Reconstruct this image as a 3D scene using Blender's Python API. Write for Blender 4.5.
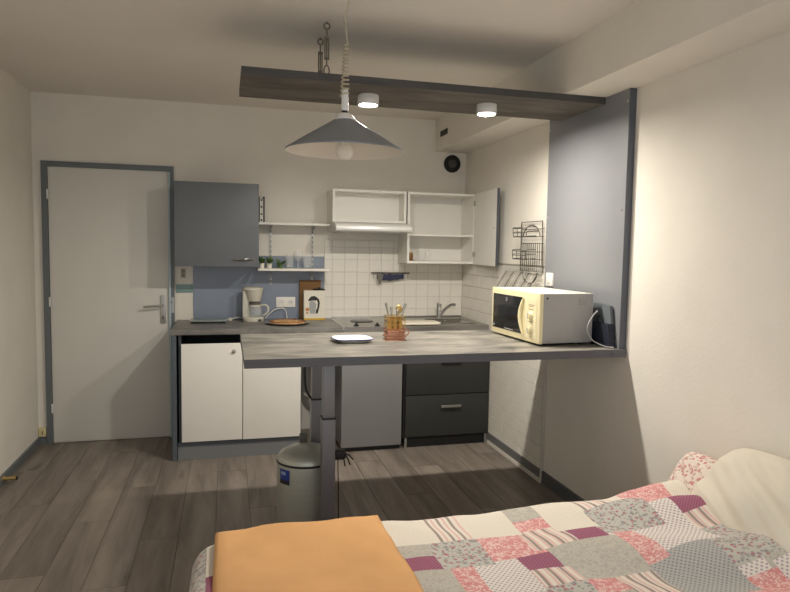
import bpy, bmesh, math, random
from mathutils import Vector, Matrix, noise
random.seed(7)
for o in list(bpy.data.objects):
    bpy.data.objects.remove(o)
scene = bpy.context.scene
COL = scene.collection
PI = math.pi

# ------------------------------------------------------------------ camera
cam = bpy.data.cameras.new('camera')
cam.sensor_width = 36.0
cam.lens = 638.92 / 790 * 36.0
cam.clip_start = 0.05
camo = bpy.data.objects.new('camera', cam)
COL.objects.link(camo)
Rv = Vector((0.96668071, -0.25541283, 0.01710804))
Uv = Vector((0.00268014, 0.07692692, 0.99703313))
Fv = Vector((0.25597113, 0.96376685, -0.07504831))
m = Matrix.Identity(4)
for i in range(3):
    m[i][0], m[i][1], m[i][2] = Rv[i], Uv[i], -Fv[i]
m[0][3], m[1][3], m[2][3] = 1.3572, -5.2178, 1.5104
camo.matrix_world = m
scene.camera = camo

# ------------------------------------------------------------------ world, exposure
wd = bpy.data.worlds.new('ambient_fill')
scene.world = wd
wd.use_nodes = True
wd.node_tree.nodes['Background'].inputs[0].default_value = (0.93, 0.97, 1.0, 1)
wd.node_tree.nodes['Background'].inputs[1].default_value = 1.06  # even world light, added as fill to lift the room's shadows
vs = scene.view_settings
vs.view_transform = 'Standard'
vs.look = 'None'
vs.gamma = 1.0
vs.use_curve_mapping = False
vs.exposure = 0.03
PUCK_STRENGTH = 1120.0
PUCK_COLOR = (1.0, 0.94, 0.84)

# ------------------------------------------------------------------ materials
def srgb(r, g, b):
    f = lambda c: (c / 255 / 12.92) if c / 255 <= 0.04045 else ((c / 255 + 0.055) / 1.055) ** 2.4
    return (f(r), f(g), f(b), 1.0)

MATS = {}
def mat(name, rgb, rough=0.5, metal=0.0, noise_s=None, noise_a=0.0, bump=0.0, bump_s=None, stretch=(1, 1, 1), spec=0.5, coat=0.0, trans=0.0, alpha=1.0, emit=None):
    if name in MATS:
        return MATS[name]
    M = bpy.data.materials.new(name)
    M.use_nodes = True
    nt = M.node_tree
    b = nt.nodes['Principled BSDF']
    b.inputs['Base Color'].default_value = srgb(*rgb)
    b.inputs['Roughness'].default_value = rough
    b.inputs['Metallic'].default_value = metal
    b.inputs['Specular IOR Level'].default_value = spec
    b.inputs['Coat Weight'].default_value = coat
    b.inputs['Transmission Weight'].default_value = trans
    b.inputs['Alpha'].default_value = alpha
    if noise_s or bump:
        tc = nt.nodes.new('ShaderNodeTexCoord')
        mp = nt.nodes.new('ShaderNodeMapping')
        mp.inputs['Scale'].default_value = stretch
        nt.links.new(tc.outputs['Object'], mp.inputs['Vector'])
    if noise_s:
        n = nt.nodes.new('ShaderNodeTexNoise')
        n.inputs['Scale'].default_value = noise_s
        n.inputs['Detail'].default_value = 5
        nt.links.new(mp.outputs[0], n.inputs['Vector'])
        r = nt.nodes.new('ShaderNodeValToRGB')
        c = srgb(*rgb)
        lo = [max(0, v * (1 - noise_a)) for v in c[:3]] + [1]
        hi = [min(1, v * (1 + noise_a)) for v in c[:3]] + [1]
        r.color_ramp.elements[0].color = lo
        r.color_ramp.elements[1].color = hi
        r.color_ramp.elements[0].position = 0.3
        r.color_ramp.elements[1].position = 0.7
        nt.links.new(n.outputs['Fac'], r.inputs[0])
        nt.links.new(r.outputs[0], b.inputs['Base Color'])
    if bump:
        n2 = nt.nodes.new('ShaderNodeTexNoise')
        n2.inputs['Scale'].default_value = bump_s or 40
        n2.inputs['Detail'].default_value = 3
        nt.links.new(mp.outputs[0], n2.inputs['Vector'])
        bp = nt.nodes.new('ShaderNodeBump')
        bp.inputs['Strength'].default_value = bump
        bp.inputs['Distance'].default_value = 0.01
        nt.links.new(n2.outputs['Fac'], bp.inputs['Height'])
        nt.links.new(bp.outputs[0], b.inputs['Normal'])
    if emit:
        b.inputs['Emission Color'].default_value = (*emit[0], 1)
        b.inputs['Emission Strength'].default_value = emit[1]
    MATS[name] = M
    return M

def streak_mat(name, dark, light, axis_scale, scale, rough, knots=False, vary=0.0, spec=0.4):
    """wood / cement look laminate: noise stretched along the grain, plus knots, plus per-piece value shift"""
    M = bpy.data.materials.new(name)
    M.use_nodes = True
    nt = M.node_tree
    N = nt.nodes.new
    L = nt.links.new
    b = nt.nodes['Principled BSDF']
    b.inputs['Roughness'].default_value = rough
    b.inputs['Specular IOR Level'].default_value = spec
    tc = N('ShaderNodeTexCoord')
    oi = N('ShaderNodeObjectInfo')
    addv = N('ShaderNodeVectorMath'); addv.operation = 'ADD'
    cmb = N('ShaderNodeCombineXYZ')
    mul = N('ShaderNodeMath'); mul.operation = 'MULTIPLY'; mul.inputs[1].default_value = 37.0 if vary else 0.0
    L(oi.outputs['Random'], mul.inputs[0])
    for i in range(3):
        L(mul.outputs[0], cmb.inputs[i])
    L(tc.outputs['Object'], addv.inputs[0])
    L(cmb.outputs[0], addv.inputs[1])
    mp = N('ShaderNodeMapping'); mp.inputs['Scale'].default_value = axis_scale
    L(addv.outputs[0], mp.inputs['Vector'])
    n = N('ShaderNodeTexNoise'); n.inputs['Scale'].default_value = scale; n.inputs['Detail'].default_value = 6; n.inputs['Roughness'].default_value = 0.6
    n.inputs['Distortion'].default_value = 0.4
    L(mp.outputs[0], n.inputs['Vector'])
    r = N('ShaderNodeValToRGB')
    r.color_ramp.elements[0].color = srgb(*dark); r.color_ramp.elements[1].color = srgb(*light)
    r.color_ramp.elements[0].position = 0.33; r.color_ramp.elements[1].position = 0.68
    L(n.outputs['Fac'], r.inputs[0])
    out = r.outputs[0]
    if knots:
        mp2 = N('ShaderNodeMapping'); mp2.inputs['Scale'].default_value = tuple(a * 1.0 for a in knots)
        L(addv.outputs[0], mp2.inputs['Vector'])
        v = N('ShaderNodeTexNoise'); v.inputs['Scale'].default_value = 1.0; v.inputs['Detail'].default_value = 2
        L(mp2.outputs[0], v.inputs['Vector'])
        r2 = N('ShaderNodeValToRGB')
        r2.color_ramp.elements[0].position = 0.68; r2.color_ramp.elements[0].color = (1, 1, 1, 1)
        r2.color_ramp.elements[1].position = 0.78; r2.color_ramp.elements[1].color = (0.5, 0.47, 0.45, 1)
        L(v.outputs['Fac'], r2.inputs[0])
        mx = N('ShaderNodeMixRGB'); mx.blend_type = 'MULTIPLY'; mx.inputs[0].default_value = 1
        L(out, mx.inputs[1]); L(r2.outputs[0], mx.inputs[2])
        out = mx.outputs[0]
    if vary:
        hs = N('ShaderNodeHueSaturation')
        mr = N('ShaderNodeMapRange'); mr.inputs['To Min'].default_value = 1 - vary; mr.inputs['To Max'].default_value = 1 + vary
        L(oi.outputs['Random'], mr.inputs['Value'])
        L(mr.outputs[0], hs.inputs['Value'])
        L(out, hs.inputs['Color'])
        out = hs.outputs[0]
    L(out, b.inputs['Base Color'])
    MATS[name] = M
    return M

def print_mat(name, base, kind, cols=(), scale=60.0):
    """printed cotton: dots, stripes or small flowers on a base colour"""
    M = bpy.data.materials.new(name)
    M.use_nodes = True
    nt = M.node_tree
    N = nt.nodes.new
    L = nt.links.new
    b = nt.nodes['Principled BSDF']
    b.inputs['Roughness'].default_value = 0.9
    b.inputs['Specular IOR Level'].default_value = 0.15
    tc = N('ShaderNodeTexCoord')
    cur = None
    def layer(cur_out, fac_out, col):
        mx = N('ShaderNodeMixRGB')
        L(fac_out, mx.inputs[0])
        if cur_out is None:
            mx.inputs[1].default_value = srgb(*base)
        else:
            L(cur_out, mx.inputs[1])
        mx.inputs[2].default_value = srgb(*col)
        return mx.outputs[0]
    def ramp(src, a, bb, inv=False):
        r = N('ShaderNodeValToRGB')
        r.color_ramp.elements[0].position = a; r.color_ramp.elements[1].position = bb
        if inv:
            r.color_ramp.elements[0].color = (1, 1, 1, 1); r.color_ramp.elements[1].color = (0, 0, 0, 1)
        L(src, r.inputs[0])
        return r.outputs[0]
    if kind == 'dots':
        v = N('ShaderNodeTexVoronoi'); v.voronoi_dimensions = '2D'; v.inputs['Scale'].default_value = scale; v.inputs['Randomness'].default_value = 0.0
        mp = N('ShaderNodeMapping'); mp.inputs['Rotation'].default_value = (0, 0, PI / 4)
        L(tc.outputs['Object'], mp.inputs['Vector']); L(mp.outputs[0], v.inputs['Vector'])
        cur = layer(cur, ramp(v.outputs['Distance'], 0.2, 0.34, True), cols[0])
    elif kind == 'stripes':
        w = N('ShaderNodeTexWave'); w.bands_direction = 'X'; w.inputs['Scale'].default_value = scale; w.inputs['Distortion'].default_value = 0
        L(tc.outputs['Object'], w.inputs['Vector'])
        cur = layer(cur, ramp(w.outputs['Fac'], 0.62, 0.75), cols[0])
        w2 = N('ShaderNodeTexWave'); w2.bands_direction = 'X'; w2.inputs['Scale'].default_value = scale * 0.52; w2.inputs['Phase Offset'].default_value = 2
        L(tc.outputs['Object'], w2.inputs['Vector'])
        cur = layer(cur, ramp(w2.outputs['Fac'], 0.82, 0.9), cols[1])
    elif kind == 'floral':
        for k, c in enumerate(cols):
            v = N('ShaderNodeTexVoronoi'); v.inputs['Scale'].default_value = scale * (1 + 0.37 * k)
            mp = N('ShaderNodeMapping'); mp.inputs['Location'].default_value = (k * 3.3, k * 1.7, 0)
            L(tc.outputs['Object'], mp.inputs['Vector'])
            nz = N('ShaderNodeTexNoise'); nz.inputs['Scale'].default_value = scale * 2.2
            L(tc.outputs['Object'], nz.inputs['Vector'])
            mx = N('ShaderNodeMixRGB'); mx.inputs[0].default_value = 0.012
            L(mp.outputs[0], mx.inputs[1]); L(nz.outputs['Color'], mx.inputs[2])
            L(mx.outputs[0], v.inputs['Vector'])
            cur = layer(cur, ramp(v.outputs['Distance'], 0.26, 0.36, True), c)
    elif kind == 'vine':
        n = N('ShaderNodeTexNoise'); n.inputs['Scale'].default_value = scale; n.inputs['Detail'].default_value = 2; n.inputs['Distortion'].default_value = 1.5
        L(tc.outputs['Object'], n.inputs['Vector'])
        cur = layer(cur, ramp(n.outputs['Fac'], 0.5, 0.56), cols[0])
    if cur is None:
        b.inputs['Base Color'].default_value = srgb(*base)
    else:
        L(cur, b.inputs['Base Color'])
    nb = N('ShaderNodeTexNoise'); nb.inputs['Scale'].default_value = 70; nb.inputs['Detail'].default_value = 2
    L(tc.outputs['Object'], nb.inputs['Vector'])
    bp = N('ShaderNodeBump'); bp.inputs['Strength'].default_value = 0.35; bp.inputs['Distance'].default_value = 0.006
    L(nb.outputs['Fac'], bp.inputs['Height']); L(bp.outputs[0], b.inputs['Normal'])
    MATS[name] = M
    return M

WALL = mat('plaster', (236, 230, 219), 0.9, spec=0.2, noise_s=3.0, noise_a=0.03, bump=0.08, bump_s=60)
CEIL = mat('ceiling_paint', (236, 229, 219), 0.95, spec=0.1, noise_s=2.0, noise_a=0.02, bump=0.1, bump_s=45)
PLANK = streak_mat('plank_vinyl', (106, 97, 89), (146, 135, 125), (9, 1.0, 1), 1.3, 0.42, knots=(8, 2.0, 1), vary=0.07, spec=0.35)
SUBFLOOR = mat('plank_joint', (84, 76, 69), 0.8)
BARTOP = streak_mat('bar_laminate', (88, 87, 83), (152, 146, 136), (2.0, 4.6, 3), 2.4, 0.4)
WORKTOP = streak_mat('worktop_laminate', (102, 100, 97), (142, 138, 132), (1.8, 6, 3), 2.8, 0.4)
BEAMM = streak_mat('beam_laminate', (92, 88, 83), (122, 116, 109), (1.0, 4, 3), 2.2, 0.85, spec=0.1)
EDGE = mat('laminate_edge', (88, 88, 94), 0.45, noise_s=6, noise_a=0.1, stretch=(1, 6, 6))
GREYPAINT = mat('grey_lacquer', (134, 135, 138), 0.38, noise_s=5, noise_a=0.02)
SLATE = mat('slate_front', (106, 109, 113), 0.45, noise_s=6, noise_a=0.02)
SLATE_D = mat('slate_dark', (62, 67, 74), 0.5)
WHITEM = mat('white_melamine', (240, 236, 228), 0.45, noise_s=5, noise_a=0.015)
WHITEG = mat('white_gloss', (232, 230, 226), 0.25)
DOORM = mat('door_white', (222, 218, 209), 0.5, noise_s=4, noise_a=0.015)
FRAMEM = mat('frame_grey', (106, 111, 114), 0.35)
TILE = mat('white_tile', (234, 229, 218), 0.22, noise_s=8, noise_a=0.02, bump=0.03, bump_s=18)
GROUT = mat('grout', (200, 194, 183), 0.9)
BLUEP = mat('blue_splashback', (134, 143, 158), 0.3, noise_s=5, noise_a=0.03)
TEAL = mat('teal_glass', (120, 150, 142), 0.25)
CHROME = mat('chrome', (205, 205, 205), 0.2, 1.0)
STEEL = mat('brushed_steel', (172, 170, 166), 0.32, 1.0, noise_s=8, noise_a=0.05, stretch=(1, 12, 1))
SATIN = mat('satin_aluminium', (176, 174, 168), 0.4, 0.85)
BINM = mat('bin_steel', (190, 192, 182), 0.4, 0.5, noise_s=6, noise_a=0.05, stretch=(1, 1, 8))
BLACK = mat('black_plastic', (22, 22, 23), 0.45)
RUBBER = mat('black_rubber', (30, 29, 29), 0.8)
CHARC = mat('charcoal_front', (50, 51, 48), 0.5, noise_s=6, noise_a=0.03)
CHARC_D = mat('charcoal_dark', (30, 31, 31), 0.6)
FRIDGE = mat('fridge_silver', (146, 146, 145), 0.4, 0.25, noise_s=5, noise_a=0.02)
CREAMP = mat('cream_plastic', (234, 222, 180), 0.35)
MWGREY = mat('microwave_grey', (166, 164, 162), 0.45, noise_s=30, noise_a=0.02)
MWWHITE = mat('microwave_white', (232, 228, 214), 0.3)
DARKGLASS = mat('dark_glass', (24, 24, 24), 0.12, coat=0.5)
GLASS = mat('clear_glass', (244, 246, 244), 0.04, trans=0.0, alpha=0.16, spec=0.9)
COPPER = mat('copper_wire', (222, 164, 142), 0.25, 1.0)
BRASS = mat('brass', (198, 170, 112), 0.35, 0.8)
NAVY = mat('navy_cloth', (58, 62, 88), 0.85, noise_s=30, noise_a=0.1, bump=0.3, bump_s=80)
GREEN = mat('leaf_green', (92, 122, 66), 0.55, noise_s=30, noise_a=0.3)
POT = mat('white_pot', (232, 226, 212), 0.5)
BROWN = mat('brown_card', (118, 84, 42), 0.7, noise_s=10, noise_a=0.08)
AMBER = mat('amber_jar', (128, 92, 40), 0.25, noise_s=20, noise_a=0.1)
TAN = mat('tan_cork', (204, 162, 112), 0.8, noise_s=45, noise_a=0.45)
YELLOW = mat('yellow_print', (226, 182, 40), 0.5)
CARDW = mat('white_card', (234, 228, 214), 0.5)
PRINTG = mat('print_silver', (170, 172, 170), 0.45)
PRINTB = mat('print_black', (36, 32, 30), 0.45)
PRINTO = mat('print_orange', (206, 142, 90), 0.5)
BLUEL = mat('blue_label', (44, 66, 150), 0.4)
ORANGE = mat('orange_fleece', (228, 176, 122), 0.95, spec=0.1, noise_s=6, noise_a=0.05, bump=0.25, bump_s=420)
SHEET = mat('cream_sheet', (226, 218, 202), 0.9, spec=0.15, noise_s=4, noise_a=0.03, bump=0.15, bump_s=40)
WOODF = mat('bed_wood', (120, 92, 66), 0.6, noise_s=6, noise_a=0.2, stretch=(1, 8, 8))
IVORY = mat('ivory_plastic', (222, 208, 158), 0.45)
WIREW = mat('white_wire', (206, 202, 192), 0.4)
WIRED = mat('dark_wire', (92, 88, 80), 0.4, 0.6)
CORD = mat('cream_cord', (190, 178, 152), 0.6)
BLADE = mat('cutlery_steel', (180, 178, 172), 0.22, 1.0)

# ------------------------------------------------------------------ mesh helpers
def bm_new():
    return bmesh.new()

def box(bm, x0, x1, y0, y1, z0, z1, bev=0.0, seg=2):
    t = bmesh.new()
    bmesh.ops.create_cube(t, size=1)
    for v in t.verts:
        v.co = Vector(((x0 + x1) / 2 + v.co.x * (x1 - x0), (y0 + y1) / 2 + v.co.y * (y1 - y0), (z0 + z1) / 2 + v.co.z * (z1 - z0)))
    if bev > 0:
        bmesh.ops.bevel(t, geom=t.edges[:], offset=bev, segments=seg, affect='EDGES', profile=0.6)
    merge(bm, t)
    return bm

def merge(bm, t, mtx=None):
    if mtx is not None:
        t.transform(mtx)
    vm = {}
    for v in t.verts:
        vm[v] = bm.verts.new(v.co)
    for f in t.faces:
        try:
            nf = bm.faces.new([vm[v] for v in f.verts])
            nf.smooth = f.smooth
            nf.material_index = f.material_index
        except ValueError:
            pass
    t.free()

def lathe(bm, prof, cx=0, cy=0, cz=0, n=32, sx=1.0, sy=1.0, ang0=0.0):
    """prof: (radius, z) from bottom to top; r == 0 closes with a pole"""
    rings = []
    for r, z in prof:
        if r <= 1e-6:
            rings.append([bm.verts.new((cx, cy, cz + z))])
        else:
            rings.append([bm.verts.new((cx + r * sx * math.cos(ang0 + 2 * PI * i / n), cy + r * sy * math.sin(ang0 + 2 * PI * i / n), cz + z)) for i in range(n)])
    for a, b in zip(rings, rings[1:]):
        for i in range(n):
            j = (i + 1) % n
            if len(a) == 1 and len(b) == 1:
                continue
            if len(a) == 1:
                bm.faces.new((a[0], b[j], b[i]))
            elif len(b) == 1:
                bm.faces.new((a[i], a[j], b[0]))
            else:
                bm.faces.new((a[i], a[j], b[j], b[i]))
    return bm

def cyl(bm, cx, cy, z0, z1, r, n=24, bev=0.0):
    if bev:
        lathe(bm, [(0, z0), (r - bev, z0), (r, z0 + bev), (r, z1 - bev), (r - bev, z1), (0, z1)], cx, cy, 0, n)
    else:
        lathe(bm, [(0, z0), (r, z0), (r, z1), (0, z1)], cx, cy, 0, n)
    return bm

def tube(bm, pts, r, n=8, closed=False, cap=True):
    """swept tube along pts"""
    P = [Vector(p) for p in pts]
    k = len(P)
    rings = []
    prev = None
    for i in range(k):
        if closed:
            d = (P[(i + 1) % k] - P[i - 1]).normalized()
        else:
            d = (P[min(i + 1, k - 1)] - P[max(i - 1, 0)]).normalized()
        if prev is None:
            ref = Vector((0, 0, 1)) if abs(d.z) < 0.9 else Vector((1, 0, 0))
            a = d.cross(ref).normalized()
        else:
            a = (prev - d * prev.dot(d))
            a = a.normalized() if a.length > 1e-6 else d.orthogonal().normalized()
        prev = a
        b = d.cross(a)
        rr = r[i] if isinstance(r, (list, tuple)) else r
        rings.append([bm.verts.new(P[i] + a * rr * math.cos(2 * PI * j / n) + b * rr * math.sin(2 * PI * j / n)) for j in range(n)])
    m_ = k if closed else k - 1
    for i in range(m_):
        A, B = rings[i], rings[(i + 1) % k]
        for j in range(n):
            bm.faces.new((A[j], A[(j + 1) % n], B[(j + 1) % n], B[j]))
    if cap and not closed:
        bm.faces.new(rings[0][::-1])
        bm.faces.new(rings[-1])
    return bm

def prism(bm, poly, axis, a0, a1):
    """poly: 2D outline; extruded along axis ('x','y','z') from a0 to a1"""
    def P(u, v, a):
        return {'x': (a, u, v), 'y': (u, a, v), 'z': (u, v, a)}[axis]
    A = [bm.verts.new(P(u, v, a0)) for u, v in poly]
    B = [bm.verts.new(P(u, v, a1)) for u, v in poly]
    n = len(poly)
    bm.faces.new(A[::-1]); bm.faces.new(B)
    for i in range(n):
        bm.faces.new((A[i], A[(i + 1) % n], B[(i + 1) % n], B[i]))
    bmesh.ops.recalc_face_normals(bm, faces=bm.faces[:])
    return bm

def curve_pts(ctrl, n=10):
    """Catmull-Rom through control points"""
    P = [Vector(c) for c in ctrl]
    P = [P[0] * 2 - P[1]] + P + [P[-1] * 2 - P[-2]]
    out = []
    for i in range(1, len(P) - 2):
        for k in range(n):
            t = k / n
            a, b, c, d = P[i - 1], P[i], P[i + 1], P[i + 2]
            out.append(0.5 * ((2 * b) + (c - a) * t + (2 * a - 5 * b + 4 * c - d) * t * t + (3 * b - a - 3 * c + d) * t ** 3))
    out.append(P[-2])
    return out

def finish(name, bm, material, smooth=35):
    bmesh.ops.recalc_face_normals(bm, faces=bm.faces[:])
    me = bpy.data.meshes.new(name)
    bm.to_mesh(me)
    bm.free()
    for mm in (material if isinstance(material, (list, tuple)) else [material]):
        me.materials.append(mm)
    if smooth:
        for p in me.polygons:
            p.use_smooth = True
        me.set_sharp_from_angle(angle=math.radians(smooth))
    o = bpy.data.objects.new(name, me)
    COL.objects.link(o)
    return o

def thing(name, label, cat, loc=(0, 0, 0), rotz=0.0, group=None):
    o = bpy.data.objects.new(name, None)
    o.empty_display_size = 0.05
    COL.objects.link(o)
    o.location = loc
    o.rotation_euler = (0, 0, rotz)
    o['label'] = label
    o['category'] = cat
    if group:
        o['group'] = group
    return o

def part(parent, name, bm, material, label=None, smooth=35, world=True):
    """world=True: bm is in world coordinates and is moved into the frame of an unrotated parent"""
    root = parent
    off = Vector((0, 0, 0))
    while root is not None:
        off += root.location
        root = root.parent
    if world:
        bmesh.ops.translate(bm, verts=bm.verts[:], vec=-off)
    o = finish(name, bm, material, smooth)
    o.parent = parent
    if label:
        o['label'] = label
    return o

def single(name, bm, material, label, cat, loc, smooth=35, group=None, rotz=0.0, world=True):
    if world:
        bmesh.ops.translate(bm, verts=bm.verts[:], vec=-Vector(loc))
    o = finish(name, bm, material, smooth)
    o.location = loc
    o.rotation_euler = (0, 0, rotz)
    o['label'] = label
    o['category'] = cat
    if group:
        o['group'] = group
    return o

def struct(name, bm, material, label=None, smooth=0):
    o = finish(name, bm, material, smooth)
    o['kind'] = 'structure'
    if label:
        o['label'] = label
    return o

def B(*a, **k):
    return box(bm_new(), *a, **k)

# ------------------------------------------------------------------ room shell
W = 3.3517          # right wall
ZC = 2.5906         # ceiling
ZS = 2.3287         # soffit underside
XS = 3.0762         # soffit side
YF = -5.5           # the room is modelled up to just behind the camera; rear end left open to admit the added world fill

floor = struct('floor', B(-0.1, W + 0.1, YF - 0.1, 0.1, -0.1, -0.004), SUBFLOOR, 'grey brown wood plank floor')
pw, pl = 0.186, 1.22
x = 0.0
ci = 0
plank_cache = {}
while x < W:
    x1 = min(x + pw, W)
    off = (0.0, 0.62, 0.27, 0.93, 0.45)[ci % 5]
    y = YF - off
    while y < 0:
        ya, yb = max(y, YF), min(y + pl, 0)
        if yb - ya > 0.02:
            key = (round(x1 - x, 3), round(yb - ya, 3))
            if key not in plank_cache:
                bm = B(-key[0] / 2 + 0.0012, key[0] / 2 - 0.0012, -key[1] / 2 + 0.0012, key[1] / 2 - 0.0012, -0.004, 0.0)
                o = finish('plank', bm, PLANK, 0)
                plank_cache[key] = o.data
            else:
                o = bpy.data.objects.new('plank', plank_cache[key])
                COL.objects.link(o)
            o.location = ((x + x1) / 2, (ya + yb) / 2, 0)
            o.parent = floor
        y += pl
    x = x1
    ci += 1

wall_left = struct('wall_left', B(-0.1, 0, YF - 0.1, 0.1, 0, ZC), WALL, 'cream plaster wall on the left')
wall_back = struct('wall_back', B(0, W, 0, 0.1, 0, ZC), WALL, 'cream plaster wall behind the kitchenette')
wall_right = struct('wall_right', B(W, W + 0.1, YF - 0.1, 0.1, 0, ZC), WALL, 'cream plaster wall beside the bed')
ceiling = struct('ceiling', B(-0.1, W + 0.1, YF - 0.1, 0.1, ZC, ZC + 0.1), CEIL, 'plain ceiling')
soffit = struct('ceiling_soffit', B(XS, W, YF, 0, ZS, ZC), WALL, 'boxed soffit along the right side of the ceiling')

bm = bm_new()
prism(bm, [(0, 0), (0.012, 0), (0.012, 0.05), (0.008, 0.056), (0, 0.056)], 'y', YF, -0.0005)
struct('baseboard_left', bm, FRAMEM, 'grey skirting along the left wall')
struct('baseboard_back', B(0.012, 0.058, -0.012, 0, 0, 0.05), FRAMEM)
bm = bm_new()
prism(bm, [(W, 0), (W - 0.012, 0), (W - 0.012, 0.075), (W - 0.007, 0.082), (W, 0.082)], 'y', YF, -1.545)
struct('baseboard_right', bm, mat('skirting_dark', (92, 92, 94), 0.5), 'dark grey skirting along the right wall')

# tiles: grout bed + single tiles
def tile_objs(parent, name, rects, axis, plane, thick, off):
    cache = {}
    for (u0, u1, z0, z1) in rects:
        key = (round(u1 - u0, 4), round(z1 - z0, 4))
        if key not in cache:
            w2, h2 = key[0] / 2 - 0.0012, key[1] / 2 - 0.0012
            if axis == 'y':
                bm = B(-w2, w2, -thick, 0, -h2, h2, bev=0.0014, seg=1)
            else:
                bm = B(-thick, 0, -w2, w2, -h2, h2, bev=0.0014, seg=1)
            o = finish(name, bm, TILE, 0)
            cache[key] = o.data
        else:
            o = bpy.data.objects.new(name, cache[key])
            COL.objects.link(o)
        c = ((u0 + u1) / 2, (z0 + z1) / 2)
        j = random.uniform(-0.0004, 0.0004)
        o.location = (c[0], plane + j, c[1]) if axis == 'y' else (plane + j, c[0], c[1])
        o.parent = parent

TX1 = W - 0.0105
gb = finish('grout_bed', B(2.138, TX1, -0.005, 0, 0.9, 1.568), GROUT, 0)
gb.parent = wall_back
rects = []
tw = 0.1035
xs_ = [TX1]
while xs_[-1] - tw > 2.138:
    xs_.append(xs_[-1] - tw)
xs_.append(2.138)
zs_ = [0.9, 0.997, 1.0995, 1.202, 1.3045, 1.407, 1.5095, 1.568]
for a, b_ in zip(xs_, xs_[1:]):
    if a - b_ < 0.012:
        continue
    for za, zb in zip(zs_, zs_[1:]):
        rects.append((b_, a, za, zb))
tile_objs(wall_back, 'tile', rects, 'y', -0.004, 0.0055, 0)

gb = finish('grout_bed', B(W - 0.005, W, -1.53, 0, 0.03, 1.41), mat('grout_worn', (158, 152, 140), 0.9), 0)
gb.parent = wall_right
rects = []
zr = [0.035 + 0.0972 * i for i in range(15)]
for k, (za, zb) in enumerate(zip(zr, zr[1:])):
    y = -0.0
    first = 0.2 if k % 2 == 0 else 0.1
    while y > -1.53:
        y2 = max(y - (first if first else 0.2), -1.53)
        first = 0.2
        if y - y2 > 0.02:
            rects.append((y2, y, za, min(zb, 1.41)))
        y = y2
tile_objs(wall_right, 'tile', rects, 'x', W - 0.004, 0.0055, 0)

# skirting on tiles and white edge strips
TRIMW = mat('white_trim', (206, 200, 190), 0.4)
struct('baseboard_tile', B(W - 0.018, W - 0.009, -1.515, -0.667, 0.028, 0.085), mat('skirting_mid', (112, 112, 112), 0.5), 'grey skirting strip on the tiled wall')
bm = bm_new()
prism(bm, [(W, 0), (W - 0.024, 0), (W - 0.023, 0.012), (W - 0.018, 0.028), (W, 0.03)], 'y', -1.545, -0.667)
struct('trim_1', bm, TRIMW, 'white quarter round strip on the floor below the tiled wall')
struct('trim_2', B(W - 0.02, W, -1.545, -1.53, 0.03, 0.97, bev=0.003), TRIMW, 'white upright edge strip where the tiles end')

# ------------------------------------------------------------------ door
door = bpy.data.objects.new('door_1', None)
COL.objects.link(door)
door['kind'] = 'structure'
door['label'] = 'plain off white room door in a grey metal frame'
bm = bm_new()
prism(bm, [(0.0595, 0), (0.101, 0), (0.101, 2.062), (0.934, 2.062), (0.934, 0), (0.974, 0), (0.974, 2.10), (0.0595, 2.10)], 'y', -0.022, 0)
part(door, 'door_frame', bm, FRAMEM, 'grey metal door frame', smooth=0)
lf = part(door, 'door_leaf', B(0.103, 0.932, -0.014, -0.001, 0.006, 2.06, bev=0.002), DOORM)
part(door, 'frame_bead', B(0.932, 0.950, -0.034, -0.022, 0.0, 2.058, bev=0.005), mat('frame_highlight', (176, 194, 200), 0.2), 'stop bead with painted-in highlight on the lock side')  # pale colour stands in for the shine along this jamb
part(door, 'strike_plate', B(0.945, 0.972, -0.0235, -0.022, 0.98, 1.10), SATIN)
part(door, 'lock_hole', B(0.948, 0.956, -0.0245, -0.0235, 1.055, 1.072), BLACK)
for hz in (1.86, 1.07, 0.27):
    part(door, 'hinge', cyl(bm_new(), 0.102, -0.026, hz - 0.035, hz + 0.035, 0.008, 12), WHITEG)
hd = part(door, 'door_handle', B(0.868, 0.908, -0.022, -0.014, 0.897, 1.118, bev=0.003), SATIN, 'satin metal handle plate')
tb = tube(bm_new(), curve_pts([(0.888, -0.02, 1.04), (0.888, -0.052, 1.04), (0.874, -0.064, 1.039), (0.83, -0.066, 1.036), (0.752, -0.062, 1.03)], 6), 0.0085, 10)
part(hd, 'lever', tb, SATIN)
part(hd, 'keyhole', B(0.884, 0.892, -0.0235, -0.022, 0.93, 0.955), BLACK)

# ------------------------------------------------------------------ bar counter
BX0, BX1, BY0, BY1, BZ0, BZ1 = 1.4346, 3.345, -2.379, -1.545, 0.9711, 1.0118
bar = thing('bar_counter', 'long grey streaked bar counter on two telescopic steel legs in mid room', 'counter', (1.83, -2.0, 0))
part(bar, 'bar_top', B(BX0 + 0.001, BX1, BY0 + 0.001, BY1 - 0.001, BZ0, BZ1 - 0.0005), BARTOP, 'pale grey streaked laminate top', smooth=0)
bm = bm_new()
box(bm, BX0, BX1, BY0, BY0 + 0.001, BZ0, BZ1 - 0.001)
box(bm, BX0, BX0 + 0.001, BY0, BY1, BZ0, BZ1 - 0.001)
box(bm, BX0, BX1, BY1 - 0.001, BY1, BZ0, BZ1 - 0.001)
part(bar, 'edge_band', bm, EDGE, 'dark slate edge band', smooth=0)
part(bar, 'screw_cap', tube(bm_new(), [(3.26, BY0 - 0.002, 0.99), (3.26, BY0 + 0.001, 0.99)], 0.005, 10), BLACK)
LEGM = mat('leg_steel', (132, 132, 136), 0.4, 0.3)
LEGM2 = mat('leg_steel_low', (118, 117, 120), 0.4, 0.3)
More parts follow.
